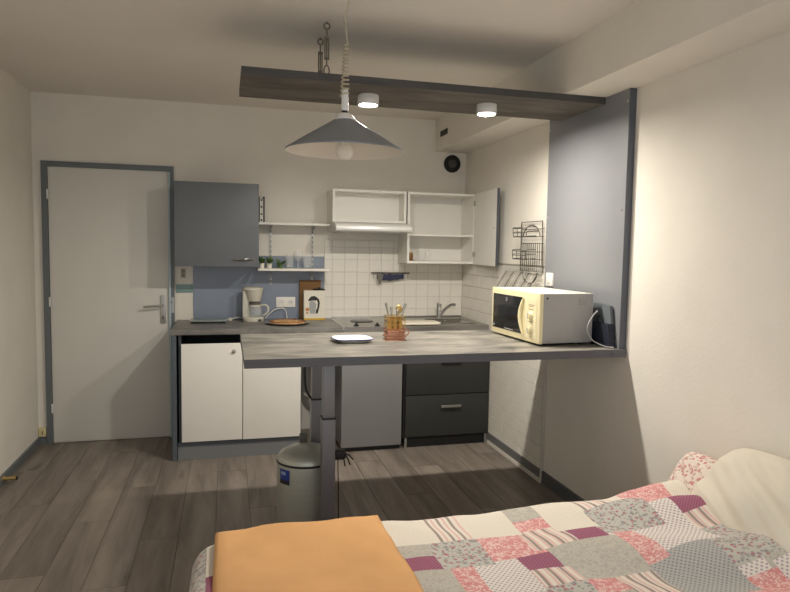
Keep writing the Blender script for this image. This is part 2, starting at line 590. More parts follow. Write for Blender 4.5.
for ly in (-2.2, -1.8):
    lg = part(bar, 'leg', B(1.806, 1.862, ly - 0.028, ly + 0.028, 0.69, BZ0, bev=0.003), LEGM)
    part(lg, 'lower_sleeve', B(1.802, 1.866, ly - 0.032, ly + 0.032, 0.0, 0.686, bev=0.003), LEGM2)
    part(lg, 'seam_ring', B(1.8005, 1.8675, ly - 0.0335, ly + 0.0335, 0.683, 0.691), BLACK)
    part(lg, 'foot_plate', B(1.78, 1.888, ly - 0.054, ly + 0.054, 0.0, 0.006), LEGM2)

cb = tube(bm_new(), curve_pts([(1.80, -1.80, 0.965), (1.775, -1.80, 0.93), (1.768, -1.80, 0.84), (1.775, -1.80, 0.74), (1.8, -1.8, 0.692)], 8), 0.006, 8)
single('cable_loop', cb, BLACK, 'black cable looping under the bar top beside the rear leg', 'cable', (1.78, -1.80, 0.69))

# grey wall panel and overhead beam
panel = thing('wall_panel', 'tall grey lacquered panel fixed to the right wall above the bar', 'panel', (3.333, -1.95, 1.0118))
part(panel, 'board', B(3.3139, W, -2.3616, -1.5388, 1.012, ZS - 0.001, bev=0.0015, seg=1), GREYPAINT, smooth=0)
part(panel, 'edge_band', B(3.313, W, -2.3645, -2.3616, 1.012, ZS - 0.001), mat('panel_edge', (84, 88, 98), 0.4), 'darker front edge of the panel', smooth=0)
for sy, sz in ((-2.34, 2.27), (-2.335, 1.723), (-1.555, 1.721), (-1.555, 2.25), (-2.335, 1.065)):
    part(panel, 'screw', tube(bm_new(), [(3.3139, sy, sz), (3.311, sy, sz)], [0.007, 0.005], 10), CHROME)

MX0, MX1, MY0, MY1, MZ0, MZ1 = 1.4285, 3.3135, -2.1476, -1.6779, 2.2917, 2.3275
beam = thing('overhead_beam', 'dark grey streaked overhead shelf board hung above the bar', 'beam', (2.37, -1.91, MZ0))
part(beam, 'board', B(MX0, MX1, MY0 + 0.001, MY1, MZ0, MZ1), BEAMM, smooth=0)
part(beam, 'edge_band', B(MX0 - 0.0005, MX1, MY0, MY0 + 0.001, MZ0, MZ1), mat('beam_edge', (74, 72, 72), 0.5, noise_s=6, noise_a=0.15, stretch=(1, 6, 6)), 'darker front edge', smooth=0)

for k, (px, py, lab) in enumerate(((2.07, -1.93, 'round lit white spotlight under the beam, nearer the pendant lamp'), (2.726, -1.93, 'round lit white spotlight under the beam, nearer the grey panel'))):
    pk = thing('puck_light', lab, 'spotlight', (px, py, 2.24), group='spotlights under the overhead beam')
    bm = bm_new()
    lathe(bm, [(0, MZ0), (0.054, MZ0), (0.055, MZ0 - 0.002), (0.055, 2.243), (0.053, 2.240), (0.047, 2.240), (0.045, 2.2415), (0.045, 2.249), (0, 2.249)], px, py, 0, 32)
    part(pk, 'housing', bm, WHITEG)
    bm = bm_new()
    lathe(bm, [(0, 2.2440), (0.0448, 2.2440), (0.0448, 2.2485), (0, 2.2485)], px, py, 0, 32)
    part(pk, 'lens', bm, mat('puck_glow', (255, 240, 215), 0.5, emit=(PUCK_COLOR, PUCK_STRENGTH)), 'glowing diffuser')

# turnbuckle hangers between beam and ceiling
for k, (hx, hy, lab) in enumerate(((1.832, -2.066, 'metal turnbuckle hanger with chain link at the front of the beam'), (1.836, -1.82, 'metal turnbuckle hanger at the rear of the beam'))):
    t = thing('turnbuckle', lab, 'hanger', (hx, hy, MZ1), group='beam hangers')
    OLD = mat('aged_steel', (120, 112, 100), 0.45, 0.7)
    ring = lambda cz, rx, rz, r: tube(bm_new(), [(hx + rx * math.cos(a), hy, cz + rz * math.sin(a)) for a in [2 * PI * i / 16 for i in range(16)]], r, 8, closed=True)
    part(t, 'ceiling_eye', ring(ZC - 0.02, 0.014, 0.014, 0.004), OLD)
    part(t, 'ceiling_hook', tube(bm_new(), [(hx, hy, ZC), (hx, hy, ZC - 0.01)], 0.004, 8), OLD)
    part(t, 'rod', tube(bm_new(), [(hx, hy, ZC - 0.034), (hx, hy, MZ1 + 0.055)], 0.0035, 8), OLD)
    bm = bm_new()
    for s in (-1, 1):
        box(bm, hx + s * 0.009 - 0.003, hx + s * 0.009 + 0.003, hy - 0.004, hy + 0.004, MZ1 + 0.09, MZ1 + 0.185)
    for zz in (MZ1 + 0.085, MZ1 + 0.18):
        box(bm, hx - 0.012, hx + 0.012, hy - 0.006, hy + 0.006, zz, zz + 0.012)
    part(t, 'turnbuckle_body', bm, OLD)
    part(t, 'chain_link', ring(MZ1 + 0.03, 0.013, 0.028, 0.0035), OLD)

# ------------------------------------------------------------------ pendant lamp
lx, ly = 1.810, -2.7
lamp = thing('pendant_lamp', 'grey cone shaped pendant lamp with coiled cream cord hanging before the beam', 'lamp', (lx, ly, 1.88))
prof = [(0.230, 1.884), (0.2305, 1.890), (0.150, 1.941), (0.042, 2.006)]
bm = bm_new()
lathe(bm, prof + [(0.0405, 2.0045), (0.149, 1.9385), (0.2265, 1.888), (0.230, 1.884)], lx, ly, 0, 64)
shade = finish('shade', bm, [mat('shade_grey', (122, 126, 132), 0.35), mat('shade_white', (226, 218, 204), 0.4)], 35)
for p in shade.data.polygons:
    c = p.center
    rr = math.hypot(c.x - lx, c.y - ly)
    if p.normal.z < -0.05 and rr < 0.229:
        p.material_index = 1
shade.data.transform(Matrix.Translation(-Vector((lx, ly, 1.88))))
shade.parent = lamp
bm = bm_new()
lathe(bm, [(0, 2.002), (0.042, 2.003), (0.043, 2.009), (0.036, 2.015), (0.030, 2.026), (0.020, 2.032), (0, 2.032)], lx, ly, 0, 40)
part(lamp, 'cap', bm, WHITEG)
part(lamp, 'gasket', cyl(bm_new(), lx, ly, 2.032, 2.042, 0.013, 20), BLACK)
bm = bm_new()
lathe(bm, [(0, 2.042), (0.014, 2.042), (0.0145, 2.05), (0.0135, 2.10), (0.012, 2.125), (0.006, 2.128), (0, 2.128)], lx, ly, 0, 24)
part(lamp, 'cord_grip', bm, WHITEG)
bm = bm_new()
lathe(bm, [(0, 1.852), (0.02, 1.855), (0.031, 1.866), (0.036, 1.884), (0.032, 1.906), (0.019, 1.93), (0.014, 1.945), (0.014, 1.985), (0, 1.985)], lx, ly, 0, 24)
part(lamp, 'bulb', bm, mat('frosted_bulb', (236, 230, 216), 0.25))
pts = []
n = 220
for i in range(n + 1):
    t = i / n
    z = 2.09 + t * 0.205
    turns = 13
    rad = 0.0165 - 0.009 * t
    a = 2 * PI * turns * t ** 1.12
    pts.append((lx + rad * math.cos(a) - 0.002 + 0.004 * t, ly + rad * math.sin(a), z))
top = curve_pts([pts[-1], (lx + 0.004, ly, 2.32), (lx + 0.001, ly, 2.36), (lx - 0.006, ly, 2.395), (lx + 0.006, ly, 2.43), (lx + 0.010, ly, 2.465), (lx + 0.004, ly, 2.52), (lx + 0.004, ly, ZC)], 8)
part(lamp, 'coiled_cord', tube(bm_new(), pts + [tuple(p) for p in top[1:]], 0.0031, 8), CORD)

# ------------------------------------------------------------------ kitchen: base units
bc = thing('base_cabinet', 'low kitchen cabinet with two white doors, below the coffee maker', 'cabinet', (1.455, -0.3, 0))
bm = bm_new()
box(bm, 1.04, 1.058, -0.60, -0.0, 0.10, 0.884)
box(bm, 1.875, 1.89, -0.60, -0.0, 0.10, 0.884)
box(bm, 1.058, 1.875, -0.60, -0.0, 0.10, 0.118)
box(bm, 1.058, 1.875, -0.015, -0.0, 0.118, 0.884)
part(bc, 'carcass', bm, SLATE_D, smooth=0)
part(bc, 'side_panel', B(0.997, 1.026, -0.622, -0.0, 0.0, 0.884), mat('blue_grey_side', (86, 93, 99), 0.4), 'blue grey end panel beside the door', smooth=0)
part(bc, 'plinth', B(1.03, 1.875, -0.606, -0.59, 0.0, 0.10), mat('plinth_grey', (122, 124, 126), 0.4), 'grey plinth board', smooth=0)
part(bc, 'bottom_rail', B(1.03, 1.875, -0.612, -0.59, 0.10, 0.126), mat('rail_dark', (66, 70, 76), 0.45), smooth=0)
d1 = part(bc, 'door', B(1.058, 1.469, -0.62, -0.602, 0.130, 0.822, bev=0.002), WHITEM)
bm = bm_new()
lathe(bm, [(0, 0), (0.013, 0), (0.014, 0.006), (0.011, 0.014), (0.0, 0.018)], 0, 0, 0, 20)
bm.transform(Matrix.Translation((1.41, -0.62, 0.765)) @ Matrix.Rotation(PI / 2, 4, 'X'))
part(d1, 'knob', bm, SATIN, 'small round metal knob')
part(bc, 'door', B(1.474, 1.882, -0.62, -0.602, 0.128, 0.822, bev=0.002), WHITEM)

wt = thing('worktop', 'grey wood look worktop carrying the coffee maker', 'worktop', (1.6, -0.3, 0.885))
part(wt, 'board', B(0.99, 2.195, -0.628, -0.0, 0.885, 0.923, bev=0.003), WORKTOP)
part(wt, 'joint_strip', B(2.186, 2.197, -0.629, -0.002, 0.905, 0.9265), CHROME, 'metal joint strip')

fr = thing('fridge', 'small silver grey undercounter fridge between the cabinets', 'fridge', (2.40, -0.33, 0))
part(fr, 'body', B(2.175, 2.632, -0.605, -0.02, 0.03, 0.845, bev=0.004), FRIDGE)
part(fr, 'door', B(2.172, 2.63, -0.68, -0.61, 0.035, 0.845, bev=0.006), FRIDGE)
part(fr, 'kick_plate', B(2.18, 2.622, -0.665, -0.60, 0.008, 0.033), BLACK)
for fx in (2.2, 2.61):
    part(fr, 'foot', cyl(bm_new(), fx, -0.55, 0, 0.03, 0.015, 12), BLACK)

du = thing('drawer_unit', 'charcoal kitchen drawer unit below the sink', 'cabinet', (3.0, -0.3, 0))
part(du, 'carcass', B(2.65, 3.338, -0.64, -0.02, 0.07, 0.884), CHARC_D, smooth=0)
for z0, z1, hz in ((0.405, 0.735, 0.652), (0.082, 0.398, 0.312)):
    dr = part(du, 'drawer', B(2.664, 3.338, -0.665, -0.642, z0, z1, bev=0.002), CHARC)
    if z0 > 0.3:
        part(dr, 'handle', B(2.94, 3.10, -0.688, -0.665, hz - 0.008, hz + 0.008, bev=0.003), CHARC_D)
    else:
        bm = bm_new()
        box(bm, 2.94, 3.10, -0.692, -0.682, hz - 0.010, hz + 0.010, bev=0.003)
        for hx in (2.95, 3.08):
            box(bm, hx, hx + 0.008, -0.684, -0.665, hz - 0.006, hz + 0.006)
        part(dr, 'handle', bm, SATIN, 'satin metal bar handle')
part(du, 'top_front', B(2.664, 3.338, -0.66, -0.642, 0.742, 0.88, bev=0.002), CHARC)
part(du, 'plinth', B(2.664, 3.33, -0.648, -0.63, 0.0, 0.07), BLACK, smooth=0)
for fx in (2.668, 3.318):
    part(du, 'leg', cyl(bm_new(), fx, -0.662, 0, 0.075, 0.012, 14), SATIN)

# white pipe in the gap beside the base cabinet
pp = tube(bm_new(), curve_pts([(1.96, -0.06, 0.885), (1.96, -0.06, 0.45), (1.97, -0.06, 0.33), (2.02, -0.1, 0.29), (2.09, -0.13, 0.28), (2.15, -0.15, 0.28)], 6), 0.02, 12)
single('waste_pipe', pp, WIREW, 'white plastic waste pipe in the gap beside the fridge', 'pipe', (1.96, -0.06, 0.0))

# steel sink + hob top
sk = thing('sink_unit', 'stainless steel kitchenette top with hob plates, sink and mixer tap', 'sink', (2.77, -0.3, 0.885))
bm = bm_new()
bx0, bx1, by0, by1 = 2.95, 3.27, -0.52, -0.18
X0, X1, Y0, Y1 = 2.198, 3.335, -0.626, -0.008
Z0, Z1 = 0.885, 0.924
box(bm, X0, bx0, Y0, Y1, Z0, Z1)
box(bm, bx1, X1, Y0, Y1, Z0, Z1)
box(bm, bx0, bx1, Y0, by0, Z0, Z1)
box(bm, bx0, bx1, by1, Y1, Z0, Z1)
part(sk, 'deck', bm, STEEL, smooth=0)
bm = bm_new()
v = [bm.verts.new(p) for p in [(bx0, by0, Z1), (bx1, by0, Z1), (bx1, by1, Z1), (bx0, by1, Z1), (bx0 + .03, by0 + .03, .90), (bx1 - .03, by0 + .03, .90), (bx1 - .03, by1 - .03, .90), (bx0 + .03, by1 - .03, .90)]]
for i in range(4):
    bm.faces.new((v[i], v[(i + 1) % 4], v[4 + (i + 1) % 4], v[4 + i]))
bm.faces.new(v[4:])
part(sk, 'basin', bm, STEEL, smooth=0)
bm = bm_new()
tube(bm, [(bx0, by0, Z1), (bx1, by0, Z1), (bx1, by1, Z1), (bx0, by1, Z1)], 0.004, 8, closed=True)
part(sk, 'basin_rim', bm, STEEL)
part(sk, 'back_lip', B(X0, X1, -0.02, -0.008, Z1, 0.936, bev=0.003), STEEL)
for hx in (2.40, 2.68):
    bm = bm_new()
    lathe(bm, [(0, Z1), (0.092, Z1), (0.094, Z1 + 0.003), (0.088, Z1 + 0.007), (0.03, Z1 + 0.006), (0, Z1 + 0.005)], hx, -0.27, 0, 36)
    part(sk, 'hob_plate', bm, mat('hob_dark', (104, 103, 101), 0.4, 0.6))
for hx, hy in ((2.30, -0.56), (2.458, -0.57)):
    bm = bm_new()
    lathe(bm, [(0, Z1), (0.021, Z1), (0.02, Z1 + 0.006), (0.009, Z1 + 0.012), (0.006, Z1 + 0.024), (0, Z1 + 0.025)], hx, hy, 0, 18)
    part(sk, 'knob', bm, BLACK, 'black hob knob')
tp = part(sk, 'tap', lathe(bm_new(), [(0, Z1), (0.026, Z1), (0.026, Z1 + 0.006), (0.021, Z1 + 0.012), (0.020, Z1 + 0.085), (0.022, Z1 + 0.09), (0.022, Z1 + 0.115), (0.015, Z1 + 0.122), (0, Z1 + 0.123)], 3.105, -0.1, 0, 24), CHROME, 'chrome mixer tap body')
part(tp, 'spout', tube(bm_new(), curve_pts([(3.11, -0.105, Z1 + 0.025), (3.135, -0.13, Z1 + 0.065), (3.165, -0.165, Z1 + 0.105), (3.19, -0.19, Z1 + 0.122), (3.21, -0.21, Z1 + 0.12)], 6), 0.0125, 12), CHROME)
part(tp, 'lever', tube(bm_new(), [(3.105, -0.1, Z1 + 0.115), (3.085, -0.1, Z1 + 0.125)], 0.009, 10), CHROME)

single('cutting_board', B(2.64, 2.955, -0.585, -0.43, 0.935, 0.953, bev=0.006, seg=3), mat('cream_board', (230, 222, 204), 0.5), 'cream cutting board lying beside the sink basin', 'board', (2.77, -0.46, 0.935))
bpy.data.objects['cutting_board'].location.z = 0.928

# ------------------------------------------------------------------ backsplash details
single('splashback', B(1.111, 2.136, -0.006, -0.0002, 0.9235, 1.43), BLUEP, 'blue grey splashback panel behind the coffee maker', 'panel', (1.62, 0, 0.9235), smooth=0)
bs = finish('border_tile', B(0.985, 1.108, -0.006, 0, 1.135, 1.20), TEAL, 0); bs.parent = wall_back
bs2 = finish('border_line', B(0.985, 1.108, -0.0065, 0, 1.162, 1.171), mat('teal_dark', (96, 128, 122), 0.3), 0); bs2.parent = wall_back
sw = thing('light_switch', 'slim grey wall switch beside the door frame', 'switch', (1.04, -0.0, 1.25))
part(sw, 'plate', B(1.02, 1.056, -0.009, 0, 1.25, 1.32, bev=0.002), mat('switch_grey', (176, 170, 158), 0.5))
for zz in (1.262, 1.292):
    part(sw, 'rocker', B(1.029, 1.047, -0.013, -0.009, zz, zz + 0.018, bev=0.001), mat('switch_mid', (140, 134, 124), 0.5))
so = thing('wall_socket', 'double white wall socket on the blue splashback', 'socket', (1.826, -0.006, 1.017))
part(so, 'plate', B(1.748, 1.902, -0.016, -0.006, 1.017, 1.099, bev=0.003), WHITEM)
for sx in (1.787, 1.863):
    bm = bm_new(); lathe(bm, [(0, 0.0), (0.021, 0.0), (0.022, 0.002), (0.019, 0.003), (0.017, 0.0005), (0, 0.0005)], 0, 0, 0, 24)
    bm.transform(Matrix.Translation((sx, -0.016, 1.058)) @ Matrix.Rotation(PI / 2, 4, 'X'))
    r_ = part(so, 'socket_well', bm, WHITEG)
    bm = bm_new()
    for q in (-0.008, 0.008):
        bm2 = bm_new(); cyl(bm2, 0, 0, 0, 0.0015, 0.003, 10)
        merge(bm, bm2, Matrix.Translation((sx + q, -0.0165, 1.058)) @ Matrix.Rotation(PI / 2, 4, 'X'))
    part(r_, 'pin_holes', bm, BLACK)
ps = thing('panel_switch', 'white switch mounted low on the grey wall panel behind the microwave', 'switch', (3.313, -1.61, 1.29))
part(ps, 'plate', B(3.303, 3.3135, -1.658, -1.578, 1.29, 1.372, bev=0.003), WHITEM)
part(ps, 'rocker', B(3.299, 3.304, -1.636, -1.60, 1.31, 1.352, bev=0.001), WHITEM)
vt = thing('fan_vent', 'round black extractor vent high on the back wall', 'vent', (3.226, 0, 2.233))
def disc_y(prof, cx, cz, y):
    bm = bm_new(); lathe(bm, prof, 0, 0, 0, 36)
    bm.transform(Matrix.Translation((cx, y, cz)) @ Matrix.Rotation(PI / 2, 4, 'X'))
    return bm
part(vt, 'ring', disc_y([(0, 0), (0.074, 0), (0.074, 0.012), (0.066, 0.02), (0.052, 0.02), (0.048, 0.008), (0, 0.008)], 3.226, 2.233, 0), BLACK)
part(vt, 'disc', disc_y([(0, 0.006), (0.036, 0.008), (0.036, 0.018), (0.03, 0.022), (0, 0.022)], 3.226, 2.233, 0), mat('vent_grey', (70, 68, 64), 0.6))
gv = thing('soffit_grille', 'small black vent grille on the side of the soffit', 'vent', (XS, -0.215, 2.445))
part(gv, 'plate', B(XS - 0.004, XS, -0.30, -0.13, 2.43, 2.475), BLACK)
for k in range(3):
    part(gv, 'slat', B(XS - 0.007, XS - 0.004, -0.295, -0.135, 2.436 + k * 0.013, 2.441 + k * 0.013), CHARC_D)

# ------------------------------------------------------------------ wall cabinets
wc = thing('wall_cabinet', 'slate grey wall cabinet with bow handle next to the door', 'cabinet', (1.3, 0, 1.352))
part(wc, 'body', B(1.0, 1.595, -0.322, 0, 1.354, 1.962), SLATE_D, smooth=0)
dd = part(wc, 'door', B(0.999, 1.596, -0.342, -0.324, 1.352, 1.964, bev=0.002), SLATE)
bm = bm_new()
hp = [(1.402 + 0.165 * i / 14, -0.342 - 0.026 * math.sin(PI * i / 14), 1.408) for i in range(15)]
tube(bm, hp, [0.004 + 0.004 * math.sin(PI * i / 14) for i in range(15)], 10)
part(dd, 'handle', bm, CHROME, 'chrome bow handle')

sh = {}
for nm, zt, lab in (('u', 1.69, 'upper white wall shelf carrying a leaning booklet'), ('l', 1.335, 'lower white wall shelf carrying small plants and glasses')):
    t = thing('wall_shelf', lab, 'shelf', (1.87, 0, zt - 0.018), group='white wall shelves')
    part(t, 'board', B(1.598, 2.148, -0.21, -0.012, zt - 0.018, zt, bev=0.002), WHITEM)
    for rx in (1.705, 2.037):
        bm = bm_new(); prism(bm, [(-0.012, zt - 0.02), (-0.19, zt - 0.02), (-0.19, zt - 0.026), (-0.012, zt - 0.06)], 'x', rx - 0.003, rx + 0.003)
        part(t, 'bracket', bm, SATIN, smooth=0)
for rx, lab in ((1.705, 'slotted metal shelf rail nearer the grey wall cabinet'), (2.037, 'slotted metal shelf rail nearer the cooker hood')):
    t = thing('shelf_rail', lab, 'rail', (rx, 0, 1.2), group='slotted shelf rails')
    part(t, 'channel', B(rx - 0.007, rx + 0.007, -0.0125, -0.0062, 1.2, 1.70), SATIN, smooth=0)
    for i in range(12):
        part(t, 'slot', B(rx - 0.003, rx + 0.003, -0.0132, -0.0125, 1.215 + i * 0.04, 1.235 + i * 0.04), CHARC_D, smooth=0)

hc = thing('hood_cabinet', 'shallow open fronted white cabinet above the cooker hood', 'cabinet', (2.45, 0, 1.705))
bm = bm_new()
cx0, cx1, cz0, cz1 = 2.155, 2.745, 1.705, 1.957
box(bm, cx0, cx0 + 0.018, -0.3, 0, cz0, cz1)
box(bm, cx1 - 0.018, cx1, -0.3, 0, cz0, cz1)
box(bm, cx0 + 0.018, cx1 - 0.018, -0.3, 0, cz1 - 0.018, cz1)
box(bm, cx0 + 0.018, cx1 - 0.018, -0.3, 0, cz0, cz0 + 0.018)
part(hc, 'carcass', bm, WHITEM, smooth=0)
part(hc, 'back_panel', B(cx0 + 0.018, cx1 - 0.018, -0.14, -0.132, cz0 + 0.018, cz1 - 0.018), WHITEM, smooth=0)
ho = thing('cooker_hood', 'slim white cooker hood with rounded front below the cabinet', 'hood', (2.455, 0, 1.628))
bm = bm_new()
prism(bm, [(-0.012, 1.63), (-0.43, 1.63), (-0.447, 1.636), (-0.455, 1.65), (-0.452, 1.668), (-0.435, 1.682), (-0.36, 1.70), (-0.012, 1.703)], 'x', 2.157, 2.752)
part(ho, 'canopy', bm, WHITEG, smooth=25)
part(ho, 'filter', B(2.2, 2.71, -0.4, -0.06, 1.624, 1.632), SATIN)

oc = thing('open_cabinet', 'white wall cabinet with its door swung open against the tiled wall', 'cabinet', (3.05, 0, 1.39))
bm = bm_new()
cx0, cx1, cz0, cz1 = 2.757, 3.333, 1.39, 1.957
box(bm, cx0, cx0 + 0.018, -0.3, -0.012, cz0, cz1)
box(bm, cx1 - 0.018, cx1, -0.3, -0.012, cz0, cz1)
box(bm, cx0 + 0.018, cx1 - 0.018, -0.3, -0.012, cz1 - 0.018, cz1)
box(bm, cx0 + 0.018, cx1 - 0.018, -0.3, -0.012, cz0, cz0 + 0.018)
part(oc, 'carcass', bm, WHITEM, smooth=0)
part(oc, 'back_panel', B(cx0 + 0.018, cx1 - 0.018, -0.02, -0.0125, cz0 + 0.018, cz1 - 0.018), WHITEM, smooth=0)
part(oc, 'shelf', B(cx0 + 0.018, cx1 - 0.018, -0.29, -0.02, 1.61, 1.626), WHITEM, smooth=0)
ang = math.radians(-5.2)
def rot_door(bm):
    bm.transform(Matrix.Translation((3.334, -0.303, 0)) @ Matrix.Rotation(ang, 4, 'Z'))
    return bm
dd = part(oc, 'door', rot_door(B(-0.015, 0.0, -0.575, 0, 1.388, 1.958)), WHITEM, 'open cabinet door showing its pale inner face', smooth=0)
part(dd, 'front_skin', rot_door(B(0.0, 0.003, -0.577, 0, 1.388, 1.958)), SLATE, 'slate outer face', smooth=0)
part(dd, 'edge_band', rot_door(B(-0.015, 0.0, -0.577, -0.575, 1.388, 1.958)), SLATE_D, smooth=0)
part(dd, 'knob', rot_door(tube(bm_new(), [(-0.015, -0.53, 1.67), (-0.021, -0.53, 1.67)], 0.007, 12)), CHROME)
for hz in (1.47, 1.88):
    part(dd, 'hinge', rot_door(B(-0.024, -0.0151, -0.06, -0.012, hz - 0.02, hz + 0.02, bev=0.002)), SATIN)

# things in the open cabinet
jar = thing('amber_jar', 'small brown glass jar in the open cabinet', 'jar', (2.822, -0.16, 1.408))
bm = bm_new(); lathe(bm, [(0, 1.408), (0.024, 1.408), (0.026, 1.413), (0.026, 1.455), (0.021, 1.463), (0, 1.463)], 2.822, -0.16, 0, 24)
part(jar, 'body', bm, AMBER)
part(jar, 'lid', cyl(bm_new(), 2.822, -0.16, 1.463, 1.478, 0.023, 24, 0.002), mat('gold_lid', (186, 150, 90), 0.35, 0.7))
gj = thing('glass_jug', 'clear glass jug with a handle in the open cabinet', 'jug', (2.92, -0.16, 1.408))
bm = bm_new(); lathe(bm, [(0, 1.409), (0.030, 1.409), (0.038, 1.43), (0.04, 1.46), (0.034, 1.49), (0.036, 1.508), (0.0335, 1.508), (0.031, 1.49), (0.037, 1.46), (0.035, 1.431), (0.028, 1.413), (0, 1.413)], 2.92, -0.16, 0, 32)
part(gj, 'body', bm, GLASS)
part(gj, 'handle', tube(bm_new(), curve_pts([(2.952, -0.165, 1.495), (2.982, -0.17, 1.49), (2.988, -0.17, 1.46), (2.975, -0.17, 1.435), (2.955, -0.165, 1.43)], 6), 0.0045, 10), GLASS)

# things on the wall shelves
bk = thing('leaning_booklet', 'small black and white booklet standing on the upper shelf beside the cabinet', 'book', (1.625, -0.11, 1.69))
part(bk, 'cover', B(1.637, 1.648, -0.18, -0.05, 1.6905, 1.885), PRINTB, smooth=0)
part(bk, 'pages', B(1.612, 1.637, -0.175, -0.052, 1.6905, 1.87), CARDW, smooth=0)
for zz in (1.70, 1.745, 1.80, 1.852):
    part(bk, 'spine_print', B(1.618, 1.630, -0.1756, -0.175, zz, zz + 0.014), PRINTB, smooth=0)
part(bk, 'front_cover', B(1.608, 1.612, -0.18, -0.05, 1.6905, 1.885), PRINTB, smooth=0)
for i, (px, py, r, h, lab) in enumerate(((1.628, -0.165, 0.020, 0.04, 'tiny white pot with a green plant nearest the grey cabinet'), (1.685, -0.16, 0.021, 0.042, 'tiny white pot with a bushy green plant in the middle of the three'), (1.772, -0.15, 0.018, 0.034, 'tiny plant pot with trailing green leaves, rightmost of the three'))):
    t = thing('potted_plant', lab, 'plant', (px, py, 1.335), group='tiny potted plants on the lower shelf')
    bm = bm_new(); lathe(bm, [(0, 1.335), (r * 0.8, 1.335), (r, 1.335 + h), (r * 0.85, 1.335 + h), (r * 0.8, 1.335 + h * 0.85), (0, 1.335 + h * 0.85)], px, py, 0, 18)
    part(t, 'pot', bm, POT if i < 2 else GREEN)
    rnd = random.Random(i)
    for q in range(22):
        a = rnd.uniform(0, 2 * PI); el = rnd.uniform(0.2, 1.2) if i < 2 else rnd.uniform(-0.5, 0.9)
        Lf = rnd.uniform(0.045, 0.075)
        d = Vector((math.cos(a) * math.cos(el), math.sin(a) * math.cos(el), math.sin(el)))
        c = Vector((px, py, 1.335 + h * 0.9))
        s = d.cross(Vector((0, 0, 1))).normalized() * 0.016
        bm = bm_new()
        nrm = s.cross(d).normalized() * 0.002
        vv = [bm.verts.new(p) for p in (c, c + d * Lf * 0.5 + s, c + d * Lf + Vector((0, 0, -0.006)), c + d * Lf * 0.5 - s, c + d * Lf * 0.5 + nrm * 1.5, c + d * Lf * 0.5 - nrm * 0.5)]
        for f in ((0, 1, 4), (1, 2, 4), (2, 3, 4), (3, 0, 4), (1, 0, 5), (2, 1, 5), (3, 2, 5), (0, 3, 5)):
            bm.faces.new([vv[k] for k in f])
        part(t, 'leaf', bm, GREEN, smooth=0)
for i, (px, py, kind, lab) in enumerate(((1.848, -0.085, 'tumbler', 'clear glass tumbler on the lower shelf, nearest the plants'), (1.915, -0.09, 'goblet', 'clear stemmed glass in the middle of the lower shelf'), (1.985, -0.1, 'tumbler', 'clear glass tumbler on the lower shelf beside the right rail'))):
    bm = bm_new()
    z = 1.336
    if kind == 'goblet':
        pr_ = [(0, 0), (0.03, 0), (0.03, 0.003), (0.005, 0.008), (0.004, 0.05), (0.02, 0.062), (0.035, 0.09), (0.036, 0.12), (0.032, 0.14), (0.030, 0.14), (0.0335, 0.12), (0.0325, 0.09), (0.018, 0.066), (0, 0.06)]
    else:
        pr_ = [(0, 0), (0.028, 0), (0.03, 0.004), (0.036, 0.105), (0.0345, 0.105), (0.028, 0.01), (0, 0.009)]
    lathe(bm, pr_, px, py, z, 32)
    single('drinking_glass', bm, GLASS, lab, 'glass', (px, py, z), group='clear glasses on the lower shelf')

# utensil rail
ur = thing('utensil_rail', 'thin dark rail on the tiles above the hob', 'rail', (2.69, -0.01, 1.296))
part(ur, 'bar', tube(bm_new(), [(2.527, -0.035, 1.300), (2.857, -0.035, 1.300)], 0.005, 10), mat('rail_bronze', (66, 60, 52), 0.4, 0.6))
for rx in (2.545, 2.84):
    part(ur, 'post', tube(bm_new(), [(rx, -0.0095, 1.300), (rx, -0.035, 1.300)], 0.004, 8), SATIN)
    part(ur, 'hook', tube(bm_new(), curve_pts([(rx, -0.035, 1.300), (rx, -0.044, 1.285), (rx, -0.04, 1.262), (rx, -0.052, 1.258)], 5), 0.003, 8), SATIN)
tw_ = thing('dish_cloth', 'navy blue rolled dish cloth hanging on the utensil rail', 'cloth', (2.68, -0.045, 1.24))
bm = bm_new()
N_ = 26
rings = []
for i in range(N_ + 1):
    t = i / N_
    xx = 2.575 + t * 0.225
    row = []
    for j in range(18):
        a = 2 * PI * j / 18
        ry = 0.017 + 0.003 * math.sin(7 * t * PI)
        rz = 0.027 * (0.75 + 0.25 * math.sin(PI * min(1, t * 1.3))) + 0.003 * math.sin(t * 23 + a * 2)
        row.append(bm.verts.new((xx, -0.045 + ry * math.cos(a), 1.272 + rz * math.sin(a) - 0.008 * math.sin(PI * t))))
    rings.append(row)
for A_, B_ in zip(rings, rings[1:]):
    for j in range(18):
        bm.faces.new((A_[j], A_[(j + 1) % 18], B_[(j + 1) % 18], B_[j]))
bm.faces.new(rings[0]); bm.faces.new(rings[-1])
part(tw_, 'roll', bm, NAVY, smooth=60)
bm = bm_new()
prism(bm, [(2.570, 1.292), (2.625, 1.294), (2.615, 1.25), (2.597, 1.205), (2.588, 1.203), (2.578, 1.245)], 'y', -0.066, -0.060)
part(tw_, 'corner', bm, mat('cloth_grey', (120, 116, 108), 0.9), 'grey hanging corner', smooth=0)

